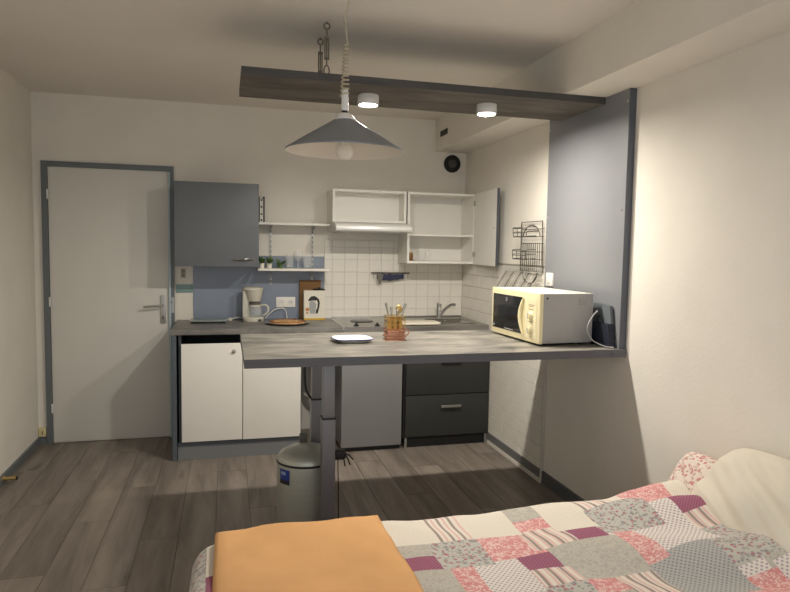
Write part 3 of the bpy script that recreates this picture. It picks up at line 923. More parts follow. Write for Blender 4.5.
# ------------------------------------------------------------------ wire rack on the tiled wall
rk = thing('wire_rack', 'folding wire dish rack hung on the wall above the microwave', 'rack', (3.31, -1.3, 1.24))
rx = 3.332
def wire(pts, r=0.003, closed=False):
    return tube(bm_new(), pts, r, 6, closed=closed)
part(rk, 'frame', wire([(rx, -1.19, 1.70), (rx, -1.49, 1.70), (rx, -1.515, 1.37), (rx, -1.19, 1.37)], 0.004, True), WIRED)
for i in range(11):
    yy = -1.20 - 0.03 * i
    part(rk, 'grid_bar', wire([(rx - 0.004, yy, 1.375), (rx - 0.004, yy, 1.56)], 0.0022), WIRED)
for zz in (1.65, 1.60, 1.555, 1.50, 1.45, 1.41):
    part(rk, 'cross_bar', wire([(rx, -1.19, zz), (rx, -1.517, zz)], 0.0026), WIRED)
arch = [(rx - 0.01, -1.36 + 0.12 * math.cos(a), 1.60 + 0.075 * math.sin(a)) for a in [PI * i / 14 for i in range(15)]]
part(rk, 'arch', wire(arch, 0.0035), WIRED)
for zz in (1.665, 1.515):
    lp = [(rx, -1.19, zz), (rx - 0.062, -1.19, zz - 0.003), (rx - 0.07, -1.20, zz - 0.01), (rx - 0.07, -1.40, zz - 0.01), (rx - 0.062, -1.41, zz - 0.003), (rx, -1.41, zz)]
    part(rk, 'basket_loop', wire(lp, 0.003), WIRED)
    lp2 = [(rx, -1.19, zz - 0.06), (rx - 0.057, -1.19, zz - 0.063), (rx - 0.064, -1.20, zz - 0.066), (rx - 0.064, -1.40, zz - 0.066), (rx - 0.057, -1.41, zz - 0.063), (rx, -1.41, zz - 0.06)]
    part(rk, 'basket_loop', wire(lp2, 0.003), WIRED)
    lp3 = [(p[0], p[1], p[2] - 0.03) for p in lp]
    part(rk, 'basket_loop', wire(lp3, 0.0024), WIRED)
    for q in range(4):
        yy = -1.2 - q * 0.066
        part(rk, 'basket_rib', wire([(rx - 0.07, yy, zz - 0.01), (rx - 0.064, yy, zz - 0.066)], 0.0022), WIRED)
# lower white folding tray
for zz, xo in ((1.395, 0.0), (1.365, 0.0), (1.335, 0.0), (1.30, 0.0), (1.268, 0.0)):
    part(rk, 'tray_bar', wire([(rx - 0.005, -0.93, zz), (rx - 0.005, -1.50, zz)], 0.003), WIREW)
part(rk, 'tray_frame', wire([(rx - 0.004, -0.95, 1.36), (rx - 0.06, -0.90, 1.24), (rx - 0.06, -1.46, 1.24), (rx - 0.004, -1.50, 1.36)], 0.0032, True), WIREW)
for i in range(9):
    yy = -0.98 - i * 0.06
    part(rk, 'tray_rib', wire([(rx - 0.006, yy, 1.36), (rx - 0.06, yy + 0.04, 1.24)], 0.0024), WIREW if i % 2 else WIRED)
hb = [(rx - 0.02, -1.37 + 0.105 * math.cos(a), 1.365 - 0.075 * math.sin(a)) for a in [PI * i / 14 for i in range(15)]]
part(rk, 'lower_arch', wire(hb, 0.0035), WIRED)

rk.location.y += 0.035

# ------------------------------------------------------------------ worktop things
OLDW = mat('aged_white_plastic', (212, 207, 192), 0.4)
cm = thing('coffee_maker', 'white drip coffee maker with glass carafe on the worktop', 'coffee maker', (1.56, -0.13, 0.923))
bm = bm_new()
lathe(bm, [(0, 0.9235), (0.082, 0.9235), (0.085, 0.93), (0.083, 0.948), (0.074, 0.956), (0, 0.956)], 1.565, -0.145, 0, 36, 0.95, 0.85)
part(cm, 'base', bm, OLDW)
part(cm, 'water_column', B(1.482, 1.535, -0.15, -0.04, 0.95, 1.165, bev=0.012, seg=3), OLDW)
bm = bm_new()
lathe(bm, [(0, 1.078), (0.046, 1.078), (0.05, 1.085), (0.066, 1.16), (0.068, 1.168), (0, 1.168)], 1.572, -0.14, 0, 32)
part(cm, 'filter_basket', bm, OLDW)
bm = bm_new()
lathe(bm, [(0, 1.166), (0.078, 1.166), (0.082, 1.172), (0.078, 1.181), (0.05, 1.19), (0, 1.192)], 1.560, -0.13, 0, 32, 1.0, 0.9)
part(cm, 'lid', bm, OLDW)
cf = bm_new()
lathe(cf, [(0, 0.957), (0.045, 0.957), (0.056, 0.972), (0.058, 1.0), (0.05, 1.03), (0.042, 1.045), (0.044, 1.056), (0.042, 1.056), (0.040, 1.045), (0.048, 1.029), (0.056, 1.0), (0.054, 0.973), (0.044, 0.960), (0, 0.960)], 1.575, -0.15, 0, 32)
ca = part(cm, 'carafe', cf, GLASS, 'clear glass carafe')
bm = bm_new(); lathe(bm, [(0, 1.056), (0.046, 1.056), (0.046, 1.068), (0.03, 1.074), (0, 1.075)], 1.575, -0.15, 0, 28)
part(ca, 'carafe_lid', bm, mat('carafe_dark', (96, 92, 84), 0.4))
bm = bm_new(); lathe(bm, [(0.0435, 1.038), (0.047, 1.038), (0.047, 1.05), (0.0435, 1.05), (0.0435, 1.038)], 1.575, -0.15, 0, 28)
part(ca, 'band', bm, OLDW)
part(ca, 'handle', tube(bm_new(), curve_pts([(1.62, -0.16, 1.046), (1.655, -0.17, 1.05), (1.676, -0.175, 1.03), (1.672, -0.175, 0.995), (1.65, -0.17, 0.975), (1.64, -0.165, 0.97)], 6), 0.007, 10), OLDW)
part(cm, 'switch', B(1.60, 1.622, -0.222, -0.205, 0.932, 0.943, bev=0.002), PRINTB)
co = tube(bm_new(), curve_pts([(1.49, -0.06, 0.94), (1.44, -0.08, 0.945), (1.40, -0.1, 0.936), (1.36, -0.11, 0.929)], 6), 0.004, 8)
box(co, 1.375, 1.405, -0.118, -0.092, 0.9236, 0.945, bev=0.005)
part(cm, 'power_cord', co, OLDW)
pc = tube(bm_new(), curve_pts([(1.66, -0.05, 0.928), (1.69, -0.05, 0.965), (1.74, -0.045, 1.003), (1.80, -0.03, 1.01), (1.826, -0.03, 0.985), (1.835, -0.03, 0.928)], 8), 0.0035, 8)
single('white_flex', pc, WHITEM, 'white flex curling on the worktop below the double socket', 'cable', (1.75, -0.04, 0.923))

sc = thing('kitchen_scale', 'flat black kitchen scale with glass plate at the left end of the worktop', 'scale', (1.23, -0.2, 0.923))
part(sc, 'body', B(1.105, 1.352, -0.27, -0.12, 0.9232, 0.937, bev=0.003), BLACK)
part(sc, 'glass_plate', B(1.098, 1.36, -0.275, -0.115, 0.937, 0.944, bev=0.002), mat('scale_glass', (150, 160, 152), 0.15), 'pale glass top')
part(sc, 'display', B(1.21, 1.262, -0.262, -0.24, 0.944, 0.9452), mat('display_dark', (70, 72, 60), 0.3))

tr = thing('round_tray', 'round grey metal tray on the worktop below the double socket', 'tray', (1.808, -0.36, 0.923))
bm = bm_new(); lathe(bm, [(0, 0.9232), (0.135, 0.9232), (0.168, 0.936), (0.170, 0.940), (0.166, 0.940), (0.134, 0.928), (0, 0.928)], 1.808, -0.36, 0, 48)
part(tr, 'dish', bm, STEEL)
ct = thing('cork_mat', 'tan flecked round mat lying in the grey tray', 'mat', (1.808, -0.36, 0.929))
bm = bm_new(); lathe(bm, [(0, 0.9285), (0.122, 0.9285), (0.134, 0.934), (0.132, 0.941), (0.11, 0.943), (0, 0.943)], 1.808, -0.36, 0, 40)
part(ct, 'disc', bm, TAN)
bm = bm_new(); lathe(bm, [(0.112, 0.9425), (0.130, 0.941), (0.130, 0.945), (0.114, 0.947), (0.112, 0.9425)], 1.808, -0.36, 0, 40)
part(ct, 'border', bm, mat('tan_dark', (150, 100, 58), 0.8, noise_s=40, noise_a=0.3))

kb = thing('kettle_box', 'white carton with a kettle pictured on it, standing on the worktop', 'box', (2.045, -0.07, 0.923))
part(kb, 'carton', B(1.962, 2.128, -0.115, -0.036, 0.923, 1.158), CARDW, smooth=0)
part(kb, 'yellow_band', B(1.9615, 2.1285, -0.1158, -0.036, 0.9232, 0.936), YELLOW, smooth=0)
yk = -0.1155
def flat(poly, mt, nm, yy=yk):
    bm = bm_new(); prism(bm, poly, 'y', yy, -0.1148)
    part(kb, nm, bm, mt, smooth=0)
flat([(2.008, 0.975), (2.052, 0.972), (2.06, 1.05), (2.04, 1.075), (2.01, 1.075), (2.002, 1.05)], PRINTG, 'kettle_print')
flat([(1.992, 1.072), (2.002, 1.095), (2.02, 1.112), (2.045, 1.115), (2.062, 1.105), (2.08, 1.09), (2.088, 1.06), (2.083, 1.02), (2.072, 0.975), (2.055, 0.972), (2.058, 1.0), (2.068, 1.02), (2.072, 1.06), (2.062, 1.085), (2.056, 1.075), (2.04, 1.08), (2.005, 1.075)], PRINTB, 'kettle_handle_print', yk - 0.0004)
flat([(1.972, 1.0), (1.985, 0.99), (2.002, 0.996), (2.006, 1.015), (1.99, 1.022), (1.975, 1.016)], PRINTO, 'cup_print')
flat([(1.978, 0.972), (1.996, 0.972), (1.996, 0.985), (1.978, 0.985)], PRINTO, 'cup_print')
single('brown_box', B(1.934, 2.107, -0.034, -0.0065, 0.923, 1.236, bev=0.002), BROWN, 'brown cardboard box behind the kettle carton', 'box', (2.02, -0.02, 0.923))
bm = bm_new(); lathe(bm, [(0, 1.1585), (0.05, 1.1585), (0.052, 1.163), (0.044, 1.170), (0.012, 1.174), (0.01, 1.182), (0, 1.183)], 2.085, -0.076, 0, 28, 1.0, 0.6)
single('black_lid', bm, BLACK, 'small black lid lying on top of the kettle carton', 'lid', (2.085, -0.076, 1.1585))

# ------------------------------------------------------------------ things on the bar
pt = thing('oblong_plate', 'white plate with a navy blue rim on the bar', 'plate', (2.005, -1.905, BZ1), rotz=0.05)
def squarish(bm, ax, ay):
    """lathe of unit radius -> rounded rectangle outline"""
    for v in bm.verts:
        r = math.hypot(v.co.x, v.co.y)
        if r > 1e-6:
            c, s_ = v.co.x / r, v.co.y / r
            k = (abs(c) ** 4 + abs(s_) ** 4) ** -0.25
            v.co.x, v.co.y = c * k * r * ax, s_ * k * r * ay
    return bm
bm = lathe(bm_new(), [(0, 0.0), (0.72, 0.0), (0.80, 0.006), (0.98, 0.017), (0.985, 0.020), (0.96, 0.0205), (0.78, 0.0105), (0.70, 0.006), (0, 0.006)], 0, 0, 0, 40)
part(pt, 'dish', squarish(bm, 0.106, 0.10), mat('plate_white', (238, 234, 222), 0.25), world=False, smooth=30)
bm = lathe(bm_new(), [(0.955, 0.0142), (0.99, 0.0165), (1.005, 0.0195), (0.99, 0.022), (0.965, 0.0215), (0.98, 0.0185), (0.955, 0.0142)], 0, 0, 0, 40)
part(pt, 'rim', squarish(bm, 0.106, 0.10), mat('plate_blue', (58, 66, 132), 0.3), 'navy blue rim', world=False, smooth=30)

cbx, cby = 2.243, -1.885
cbk = thing('cutlery_caddy', 'copper wire cutlery caddy on the bar', 'caddy', (cbx, cby, BZ1))
part(cbk, 'base_tray', B(-0.058, 0.058, -0.04, 0.04, 0.0, 0.006, bev=0.002), COPPER, world=False)
for zz, sx, sy in ((0.022, 0.056, 0.038), (0.045, 0.05, 0.034), (0.06, 0.056, 0.038)):
    part(cbk, 'wire_hoop', tube(bm_new(), [(-sx, -sy, zz), (sx, -sy, zz), (sx, sy, zz), (-sx, sy, zz)], 0.003, 6, closed=True), COPPER, world=False)
part(cbk, 'sleeve', B(-0.045, 0.045, -0.03, 0.03, 0.006, 0.052, bev=0.004), mat('copper_band', (206, 150, 130), 0.35, 0.9), world=False)
for i in range(5):
    for s in (-1, 1):
        xx = -0.048 + 0.024 * i
        part(cbk, 'wire_post', tube(bm_new(), [(xx, s * 0.033, 0.006), (xx, s * 0.033, 0.135 if i in (0, 2, 4) else 0.12)], 0.0025, 6), BRASS, world=False)
for zz in (0.085, 0.11, 0.132):
    part(cbk, 'wire_hoop', tube(bm_new(), [(-0.05, -0.034, zz), (0.05, -0.034, zz), (0.05, 0.034, zz), (-0.05, 0.034, zz)], 0.0028, 6, closed=True), BRASS, world=False)
for cx_ in (-0.03, 0.0, 0.03):
    bm = lathe(bm_new(), [(0.0125, 0.053), (0.0135, 0.053), (0.0135, 0.122), (0.0125, 0.122), (0.0125, 0.053)], cx_, 0.0, 0, 16)
    part(cbk, 'cup', bm, mat('gold_mesh', (206, 164, 92), 0.4, 0.8, noise_s=160, noise_a=0.5), world=False)
for sx in (-1, 1):
    part(cbk, 'scroll', tube(bm_new(), [(sx * 0.056 + 0.012 * math.cos(a), -0.04, 0.045 + 0.016 * math.sin(a)) for a in [2 * PI * i / 14 for i in range(14)]], 0.003, 6, closed=True), COPPER, world=False)
cut = [(-0.03, 0.0, -0.02, 0.0, 0.20, 'spoon', 'steel spoon handle up at the left of the cutlery caddy'), (0.03, 0.005, 0.03, 0.0, 0.195, 'knife', 'steel knife leaning right in the cutlery caddy'), (-0.012, 0.01, -0.004, 0.01, 0.175, 'fork', 'steel fork standing second from left in the cutlery caddy'), (0.008, -0.005, 0.002, -0.01, 0.165, 'spoon', 'steel spoon in the middle of the cutlery caddy'), (0.018, 0.012, 0.012, 0.012, 0.18, 'ladle', 'golden spoon bowl up in the cutlery caddy')]
for i, (x0, y0, dx, dy, h, kd, lab) in enumerate(cut):
    bm = bm_new()
    a = Vector((cbx + x0 * 0.6, cby + y0, BZ1 + 0.054)); b_ = Vector((cbx + x0 + dx, cby + y0 + dy, BZ1 + h))
    mt = BLADE
    if kd == 'ladle':
        mt = BRASS
        tube(bm, [a, a.lerp(b_, 0.7)], 0.003, 8)
        t2 = bm_new(); bmesh.ops.create_uvsphere(t2, u_segments=14, v_segments=8, radius=1)
        merge(bm, t2, Matrix.Translation(b_ - Vector((0, 0, 0.015))) @ Matrix.Diagonal((0.02, 0.008, 0.024, 1)))
    else:
        d = (b_ - a)
        tube(bm, [a, a + d * 0.45, a + d * 0.55, a + d * 0.8, b_, b_ + d.normalized() * 0.003], [0.003, 0.003, 0.004, 0.0065, 0.0075, 0.003], 8)
    single('cutlery_' + kd, bm, mt, lab, kd if kd != 'ladle' else 'spoon', tuple(a), group='cutlery in the copper caddy')

# microwave: local x = along its front (far -> near), local y = towards its back
mw = thing('microwave', 'cream fronted microwave oven with grey sides on the bar', 'microwave', (3.075, -1.945, BZ1), rotz=math.radians(-90 + 2.9))
MWW, MWD, MWH = 0.552, 0.322, 0.262
a0, a1 = -MWW / 2, MWW / 2
zb = 0.013
bm = B(a0 + 0.004, a1 - 0.004, -MWD / 2 + 0.02, MWD / 2, zb, zb + MWH - 0.002, bev=0.003)
part(mw, 'casing', bm, MWGREY, world=False)
part(mw, 'top_sheet', B(a0 + 0.002, a1 - 0.002, -MWD / 2 + 0.02, MWD / 2 + 0.001, zb + MWH - 0.003, zb + MWH, bev=0.001), MWWHITE, world=False)
part(mw, 'front_bezel', B(a0, a1, -MWD / 2, -MWD / 2 + 0.022, zb - 0.003, zb + MWH + 0.001, bev=0.006, seg=3), CREAMP, 'cream front frame', world=False)
fy = -MWD / 2
wp = [(a0 + 0.022, zb + 0.03), (a0 + 0.36, zb + 0.03)]
curve = []
for i in range(13):
    t = i / 12
    z = zb + 0.03 + t * 0.2
    curve.append((a0 + 0.372 - 0.03 * math.sin(PI * t), z))
poly = [(a0 + 0.022, zb + 0.23), (a0 + 0.022, zb + 0.03)] + curve
bm = bm_new(); prism(bm, poly, 'y', fy - 0.002, fy + 0.003)
dg = part(mw, 'door_window', bm, DARKGLASS, 'dark glass door window', world=False, smooth=0)
bm = bm_new()
tube(bm, [(c[0] + 0.016, fy - 0.006, c[1]) for c in curve], [0.004 + 0.010 * math.sin(PI * i / 12) for i in range(13)], 10)
part(mw, 'door_handle', bm, CREAMP, 'curved cream door handle', world=False)
for kz, kr in ((zb + 0.14, 0.024), (zb + 0.062, 0.024)):
    bm = bm_new(); lathe(bm, [(0, 0), (kr, 0), (kr * 0.95, 0.006), (kr * 0.75, 0.010), (kr * 0.7, 0.020), (0, 0.022)], 0, 0, 0, 28)
    bm.transform(Matrix.Translation((a0 + 0.465, fy, kz)) @ Matrix.Rotation(PI / 2, 4, 'X'))
    kk = part(mw, 'dial', bm, CREAMP, 'round cream dial', world=False)
    part(kk, 'pointer', B(a0 + 0.462, a0 + 0.468, fy - 0.025, fy - 0.021, kz - 0.016, kz + 0.016), MWWHITE, world=False)
part(mw, 'control_panel', B(a0 + 0.415, a0 + 0.52, fy - 0.0015, fy, zb + 0.02, zb + 0.235), mat('cream_pale', (238, 228, 190), 0.4), world=False, smooth=0)
PRT = mat('print_brown', (150, 132, 96), 0.5)
for zz, wdt in ((0.195, 0.06), (0.187, 0.045), (0.105, 0.05), (0.172, 0.05)):
    part(mw, 'print_line', B(a0 + 0.44, a0 + 0.44 + wdt, fy - 0.0022, fy - 0.0015, zb + zz, zb + zz + 0.003), PRT, world=False, smooth=0)
part(mw, 'window_print', B(a0 + 0.17, a0 + 0.27, fy - 0.0026, fy - 0.002, zb + 0.036, zb + 0.041), MWGREY, world=False, smooth=0)
part(mw, 'window_badge', B(a0 + 0.032, a0 + 0.044, fy - 0.0026, fy - 0.002, zb + 0.04, zb + 0.052), MWGREY, world=False, smooth=0)
bm = bm_new()
tube(bm, [(a0 + 0.19 + 0.007 * math.cos(a), fy - 0.0024, zb + 0.205 + 0.009 * math.sin(a)) for a in [2 * PI * i / 12 for i in range(12)]], 0.0015, 6, closed=True)
part(mw, 'window_badge', bm, MWGREY, world=False)
part(mw, 'side_vent', B(a1 - 0.0045, a1 - 0.0025, MWD / 2 - 0.085, MWD / 2 - 0.04, zb + 0.20, zb + 0.235), mat('vent_mid', (158, 156, 152), 0.5), world=False, smooth=0)
bm = bm_new(); lathe(bm, [(0, 0), (0.006, 0), (0.005, 0.002), (0, 0.003)], 0, 0, 0, 12)
bm.transform(Matrix.Translation((a1 - 0.004, -MWD / 2 + 0.045, zb + MWH - 0.025)) @ Matrix.Rotation(PI / 2, 4, 'Y'))
part(mw, 'side_screw', bm, CHARC_D, world=False)
for fx in (a0 + 0.05, a1 - 0.05):
    for fy2 in (-MWD / 2 + 0.05, MWD / 2 - 0.04):
        part(mw, 'foot', cyl(bm_new(), fx, fy2, 0, zb + 0.001, 0.016, 14), BLACK, world=False)
cdp = curve_pts([(3.262, -2.215, 1.195), (3.25, -2.25, 1.195), (3.212, -2.275, 1.178), (3.178, -2.277, 1.113), (3.198, -2.278, 1.06), (3.225, -2.285, 1.036), (3.262, -2.32, 1.0185), (3.29, -2.352, 1.017)], 8)
single('grey_flex', tube(bm_new(), cdp, 0.0035, 8), MWGREY, 'grey white power cord drooping behind the microwave', 'cable', (3.25, -2.32, 1.012))

bg = thing('navy_bag', 'small dark navy bag with grey top and loop handle behind the microwave', 'bag', (3.29, -2.24, BZ1))
bm = bm_new(); prism(bm, [(-2.13, BZ1), (-2.335, BZ1), (-2.318, 1.135), (-2.14, 1.135)], 'x', 3.272, 3.308)
part(bg, 'body', bm, mat('navy_dark', (34, 40, 54), 0.6), smooth=0)
bm = bm_new(); prism(bm, [(-2.14, 1.135), (-2.318, 1.135), (-2.302, 1.228), (-2.15, 1.232)], 'x', 3.29, 3.306)
part(bg, 'upper_flap', bm, mat('navy_grey', (104, 110, 114), 0.6), 'grey upper part', smooth=0)
lp = curve_pts([(3.285, -2.20, 1.13), (3.28, -2.205, 1.155), (3.278, -2.225, 1.17), (3.28, -2.245, 1.16), (3.283, -2.262, 1.13)], 6)
part(bg, 'handle', tube(bm_new(), lp, 0.005, 8), mat('navy_strap', (48, 50, 58), 0.7))

# ------------------------------------------------------------------ floor things
bn = thing('pedal_bin', 'round steel bin with domed lid standing between the bar legs', 'bin', (1.757, -1.985, 0))
bxc, byc = 1.757, -1.985
bm = bm_new(); lathe(bm, [(0, 0.012), (0.142, 0.012), (0.146, 0.02), (0.15, 0.405), (0.148, 0.417), (0, 0.417)], bxc, byc, 0, 48)
part(bn, 'bucket', bm, BINM)
bm = bm_new(); lathe(bm, [(0, 0.0), (0.145, 0.0), (0.149, 0.006), (0.147, 0.02), (0, 0.02)], bxc, byc, 0, 48)
part(bn, 'base_ring', bm, BLACK)
bm = bm_new(); lathe(bm, [(0.140, 0.415), (0.152, 0.415), (0.153, 0.421), (0.151, 0.426), (0.140, 0.426), (0.140, 0.415)], bxc, byc, 0, 48)
part(bn, 'rim_seal', bm, BLACK)
bm = bm_new(); lathe(bm, [(0, 0.424), (0.151, 0.424), (0.150, 0.434), (0.135, 0.456), (0.10, 0.474), (0.05, 0.484), (0, 0.486)], bxc, byc, 0, 48)
ld = part(bn, 'lid', bm, BINM)
part(ld, 'flap_hinge', B(bxc - 0.02, bxc + 0.02, byc + 0.10, byc + 0.155, 0.424, 0.51, bev=0.006), mat('hinge_grey', (96, 94, 86), 0.5, 0.4))
# label band on the curved front left of the bin
bm = bm_new()
va = []
for i in range(9):
    a = math.radians(204 + 26 * i / 8)
    va.append((bm.verts.new((bxc + 0.1512 * math.cos(a), byc + 0.1512 * math.sin(a), 0.325)), bm.verts.new((bxc + 0.1516 * math.cos(a), byc + 0.1516 * math.sin(a), 0.40))))
for p, q in zip(va, va[1:]):
    bm.faces.new((p[0], q[0], q[1], p[1]))
lb = part(bn, 'sticker', bm, BLUEL, 'blue printed sticker')
bm = bm_new()
va = []
for i in range(5):
    a = math.radians(208 + 13 * i / 4)
    va.append((bm.verts.new((bxc + 0.1522 * math.cos(a), byc + 0.1522 * math.sin(a), 0.372)), bm.verts.new((bxc + 0.1524 * math.cos(a), byc + 0.1524 * math.sin(a), 0.388))))
for p, q in zip(va, va[1:]):
    bm.faces.new((p[0], q[0], q[1], p[1]))
part(lb, 'sticker_print', bm, mat('sticker_pale', (150, 166, 206), 0.4))
bm = bm_new()
va = []
for i in range(9):
    a = math.radians(204 + 26 * i / 8)
    va.append((bm.verts.new((bxc + 0.1518 * math.cos(a), byc + 0.1518 * math.sin(a), 0.325)), bm.verts.new((bxc + 0.1520 * math.cos(a), byc + 0.1520 * math.sin(a), 0.346))))
for p, q in zip(va, va[1:]):
    bm.faces.new((p[0], q[0], q[1], p[1]))
part(lb, 'sticker_foot', bm, PRINTB)

pg = thing('hanging_plug', 'black plug and cord bundle hanging at the front bar leg', 'plug', (1.90, -2.19, 0.0))
part(pg, 'plug_body', B(1.868, 1.922, -2.215, -2.175, 0.475, 0.522, bev=0.012, seg=3), BLACK)
for q, (dx, dz) in enumerate(((0.045, -0.045), (0.02, -0.05), (0.06, -0.02))):
    part(pg, 'cord_tail', tube(bm_new(), curve_pts([(1.90, -2.195, 0.50), (1.90 + dx * 0.6, -2.195, 0.50 + dz * 0.3), (1.90 + dx, -2.20, 0.49 + dz)], 5), 0.004, 6), BLACK)
part(pg, 'long_cord', tube(bm_new(), curve_pts([(1.885, -2.195, 0.48), (1.888, -2.20, 0.30), (1.89, -2.20, 0.1), (1.90, -2.21, 0.004), (1.96, -2.25, 0.004)], 6), 0.0028, 6), BLACK)

ds = thing('door_stop', 'brass door stop with dark tip on the left skirting', 'door stop', (0.012, -0.845, 0.03))
part(ds, 'barrel', tube(bm_new(), [(0.012, -0.845, 0.034), (0.02, -0.845, 0.034), (0.022, -0.845, 0.034), (0.085, -0.845, 0.034)], [0.018, 0.018, 0.012, 0.011], 16), BRASS)
part(ds, 'tip', tube(bm_new(), [(0.085, -0.845, 0.034), (0.094, -0.845, 0.034)], [0.0115, 0.010], 16), RUBBER)
ph = thing('phone_socket', 'small ivory phone socket above the skirting beside the door', 'socket', (0.03, 0, 0.058))
part(ph, 'box', B(0.003, 0.055, -0.024, -0.0, 0.058, 0.124, bev=0.004), IVORY)
part(ph, 'slot', B(0.027, 0.032, -0.0255, -0.024, 0.075, 0.103), BLACK)

# ------------------------------------------------------------------ bed
BDX0, BDX1, BDY0, BDY1 = 1.31, 3.335, -4.0, -3.03
bed = thing('bed', 'single bed with its head against the right wall', 'bed', ((BDX0 + BDX1) / 2, (BDY0 + BDY1) / 2, 0))
part(bed, 'base', B(BDX0 + 0.02, BDX1, BDY0 + 0.02, BDY1 - 0.02, 0.12, 0.28, bev=0.01), WOODF)
part(bed, 'mattress', B(BDX0, BDX1, BDY0, BDY1, 0.28, 0.452, bev=0.04, seg=4), SHEET)
for lx_ in (BDX0 + 0.08, BDX1 - 0.08):
    for ly_ in (BDY0 + 0.08, BDY1 - 0.08):
        part(bed, 'leg', cyl(bm_new(), lx_, ly_, 0, 0.12, 0.025, 14), WOODF)

# quilt: 2 cm grid draped over the mattress, one printed cotton per patch
Q_CREAM = print_mat('cotton_cream_dot', (232, 224, 210), 'dots', [(214, 205, 190)], 110)
Q_WHITE = print_mat('cotton_white_dot', (230, 222, 214), 'dots', [(176, 158, 166)], 75)
Q_GREY = print_mat('cotton_grey', (196, 190, 178), 'vine', [(182, 176, 166)], 60)
Q_HATCH = print_mat('cotton_grey_hatch', (184, 181, 176), 'dots', [(140, 141, 144)], 85)
Q_FLOR = print_mat('cotton_floral', (196, 192, 184), 'floral', [(166, 163, 158), (182, 122, 128), (148, 147, 144)], 38)
Q_CORAL = print_mat('cotton_coral', (216, 146, 144), 'vine', [(234, 200, 194)], 70)
Q_MAUVE = print_mat('cotton_mauve', (152, 92, 114), 'dots', [(176, 122, 140)], 110)
Q_STRIPE = print_mat('cotton_stripe', (230, 220, 208), 'stripes', [(224, 188, 180), (160, 146, 136)], 14)
QM = [Q_CREAM, Q_WHITE, Q_GREY, Q_HATCH, Q_FLOR, Q_CORAL, Q_MAUVE, Q_STRIPE]
CR, WH, GR, HA, FL, CO, MA, ST = range(8)
PATCH = [
    (1.90, 2.06, -3.20, -2.90, CR), (2.06, 2.20, -3.20, -2.90, ST), (2.20, 2.38, -3.20, -2.90, CR), (2.38, 2.50, -3.10, -2.90, GR), (2.38, 2.50, -3.18, -3.10, CO),
    (1.90, 2.02, -3.28, -3.20, GR), (1.90, 2.02, -3.38, -3.28, MA), (2.02, 2.20, -3.38, -3.20, FL), (2.20, 2.36, -3.36, -3.20, CO), (2.36, 2.50, -3.34, -3.18, ST),
    (1.90, 2.04, -3.58, -3.38, GR), (2.04, 2.12, -3.58, -3.38, CO), (2.12, 2.28, -3.58, -3.36, WH), (2.28, 2.40, -3.46, -3.36, MA), (2.28, 2.42, -3.56, -3.46, ST),
    (2.40, 2.66, -3.56, -3.34, GR), (2.50, 2.66, -3.24, -2.90, CR), (2.52, 2.64, -3.34, -3.24, MA), (2.50, 2.54, -3.34, -3.24, ST), (2.40, 2.54, -3.46, -3.34, HA),
    (2.66, 2.78, -3.12, -2.90, ST), (2.64, 2.88, -3.32, -3.12, FL), (2.78, 2.88, -3.12, -2.90, CR), (2.88, 3.06, -3.20, -2.90, CO), (2.66, 2.74, -3.54, -3.32, CO),
    (2.96, 3.08, -3.30, -3.18, MA), (2.74, 2.96, -3.52, -3.20, WH), (3.08, 3.2, -3.4, -3.12, ST), (2.96, 3.08, -3.40, -3.30, ST), (3.06, 3.2, -3.12, -2.9, CR),
    (2.90, 3.2, -3.66, -3.34, FL), (2.66, 2.90, -3.78, -3.50, HA), (2.20, 2.42, -3.72, -3.56, FL), (2.42, 2.52, -3.66, -3.56, CO), (2.52, 2.70, -3.76, -3.54, ST), (2.42, 2.52, -3.76, -3.66, GR),
    (2.02, 2.20, -3.76, -3.58, HA), (1.90, 2.02, -3.76, -3.58, CR), (2.74, 3.02, -3.90, -3.70, CO), (3.02, 3.2, -3.9, -3.68, WH), (2.0, 2.4, -3.9, -3.72, WH), (2.4, 2.7, -3.9, -3.76, CO),
    (1.18, 1.30, -3.24, -2.9, FL), (1.30, 1.42, -3.24, -2.9, CR), (1.18, 1.30, -3.44, -3.24, FL), (1.30, 1.44, -3.44, -3.24, MA), (1.44, 1.66, -3.34, -2.9, FL), (1.66, 1.90, -3.3, -2.9, ST), (1.44, 1.66, -3.6, -3.34, CO), (1.66, 1.9, -3.6, -3.3, GR), (1.18, 1.44, -3.7, -3.44, GR),
]
def patch_at(x, y):
    for (xa, xb, ya, yb, k) in PATCH:
        if xa <= x < xb and ya <= y < yb:
            return k
    return (CR, GR, ST, CO, WH, FL, MA)[int(abs(math.floor(x / 0.2) * 3 + math.floor(y / 0.2) * 5)) % 7]

QZ = 0.484
def quilt_bulge(x, y):
    z = 0.0
    z += 0.016 * noise.noise(Vector((x * 3.2, y * 4.0, 0.3)))
    z += 0.008 * noise.noise(Vector((x * 8.0 + y * 3, y * 7.0, 2.3)))
    # soft folds near the pillow end, where the quilt is pushed together
    f = max(0.0, min(1.0, (x - 2.35) / 0.5))
    z += f * 0.02 * math.sin((x * 0.55 + y * 1.25) * 15.0 + 1.6 * noise.noise(Vector((x * 2, y * 2, 5))))
    z += 0.042 * max(0.0, min(1.0, (x - 2.3) / 0.8)) ** 1.5
    tt = max(0.0, min(1.0, (-3.06 - y) / 0.25))
    z += 0.036 * tt * tt * (3 - 2 * tt) * max(0.0, min(1.0, (x - 2.4) / 0.55))
    z -= 0.035 * max(0.0, min(1.0, (1.36 - x) / 0.1)) * max(0.0, min(1.0, (y + 3.35) / 0.35))
    return z

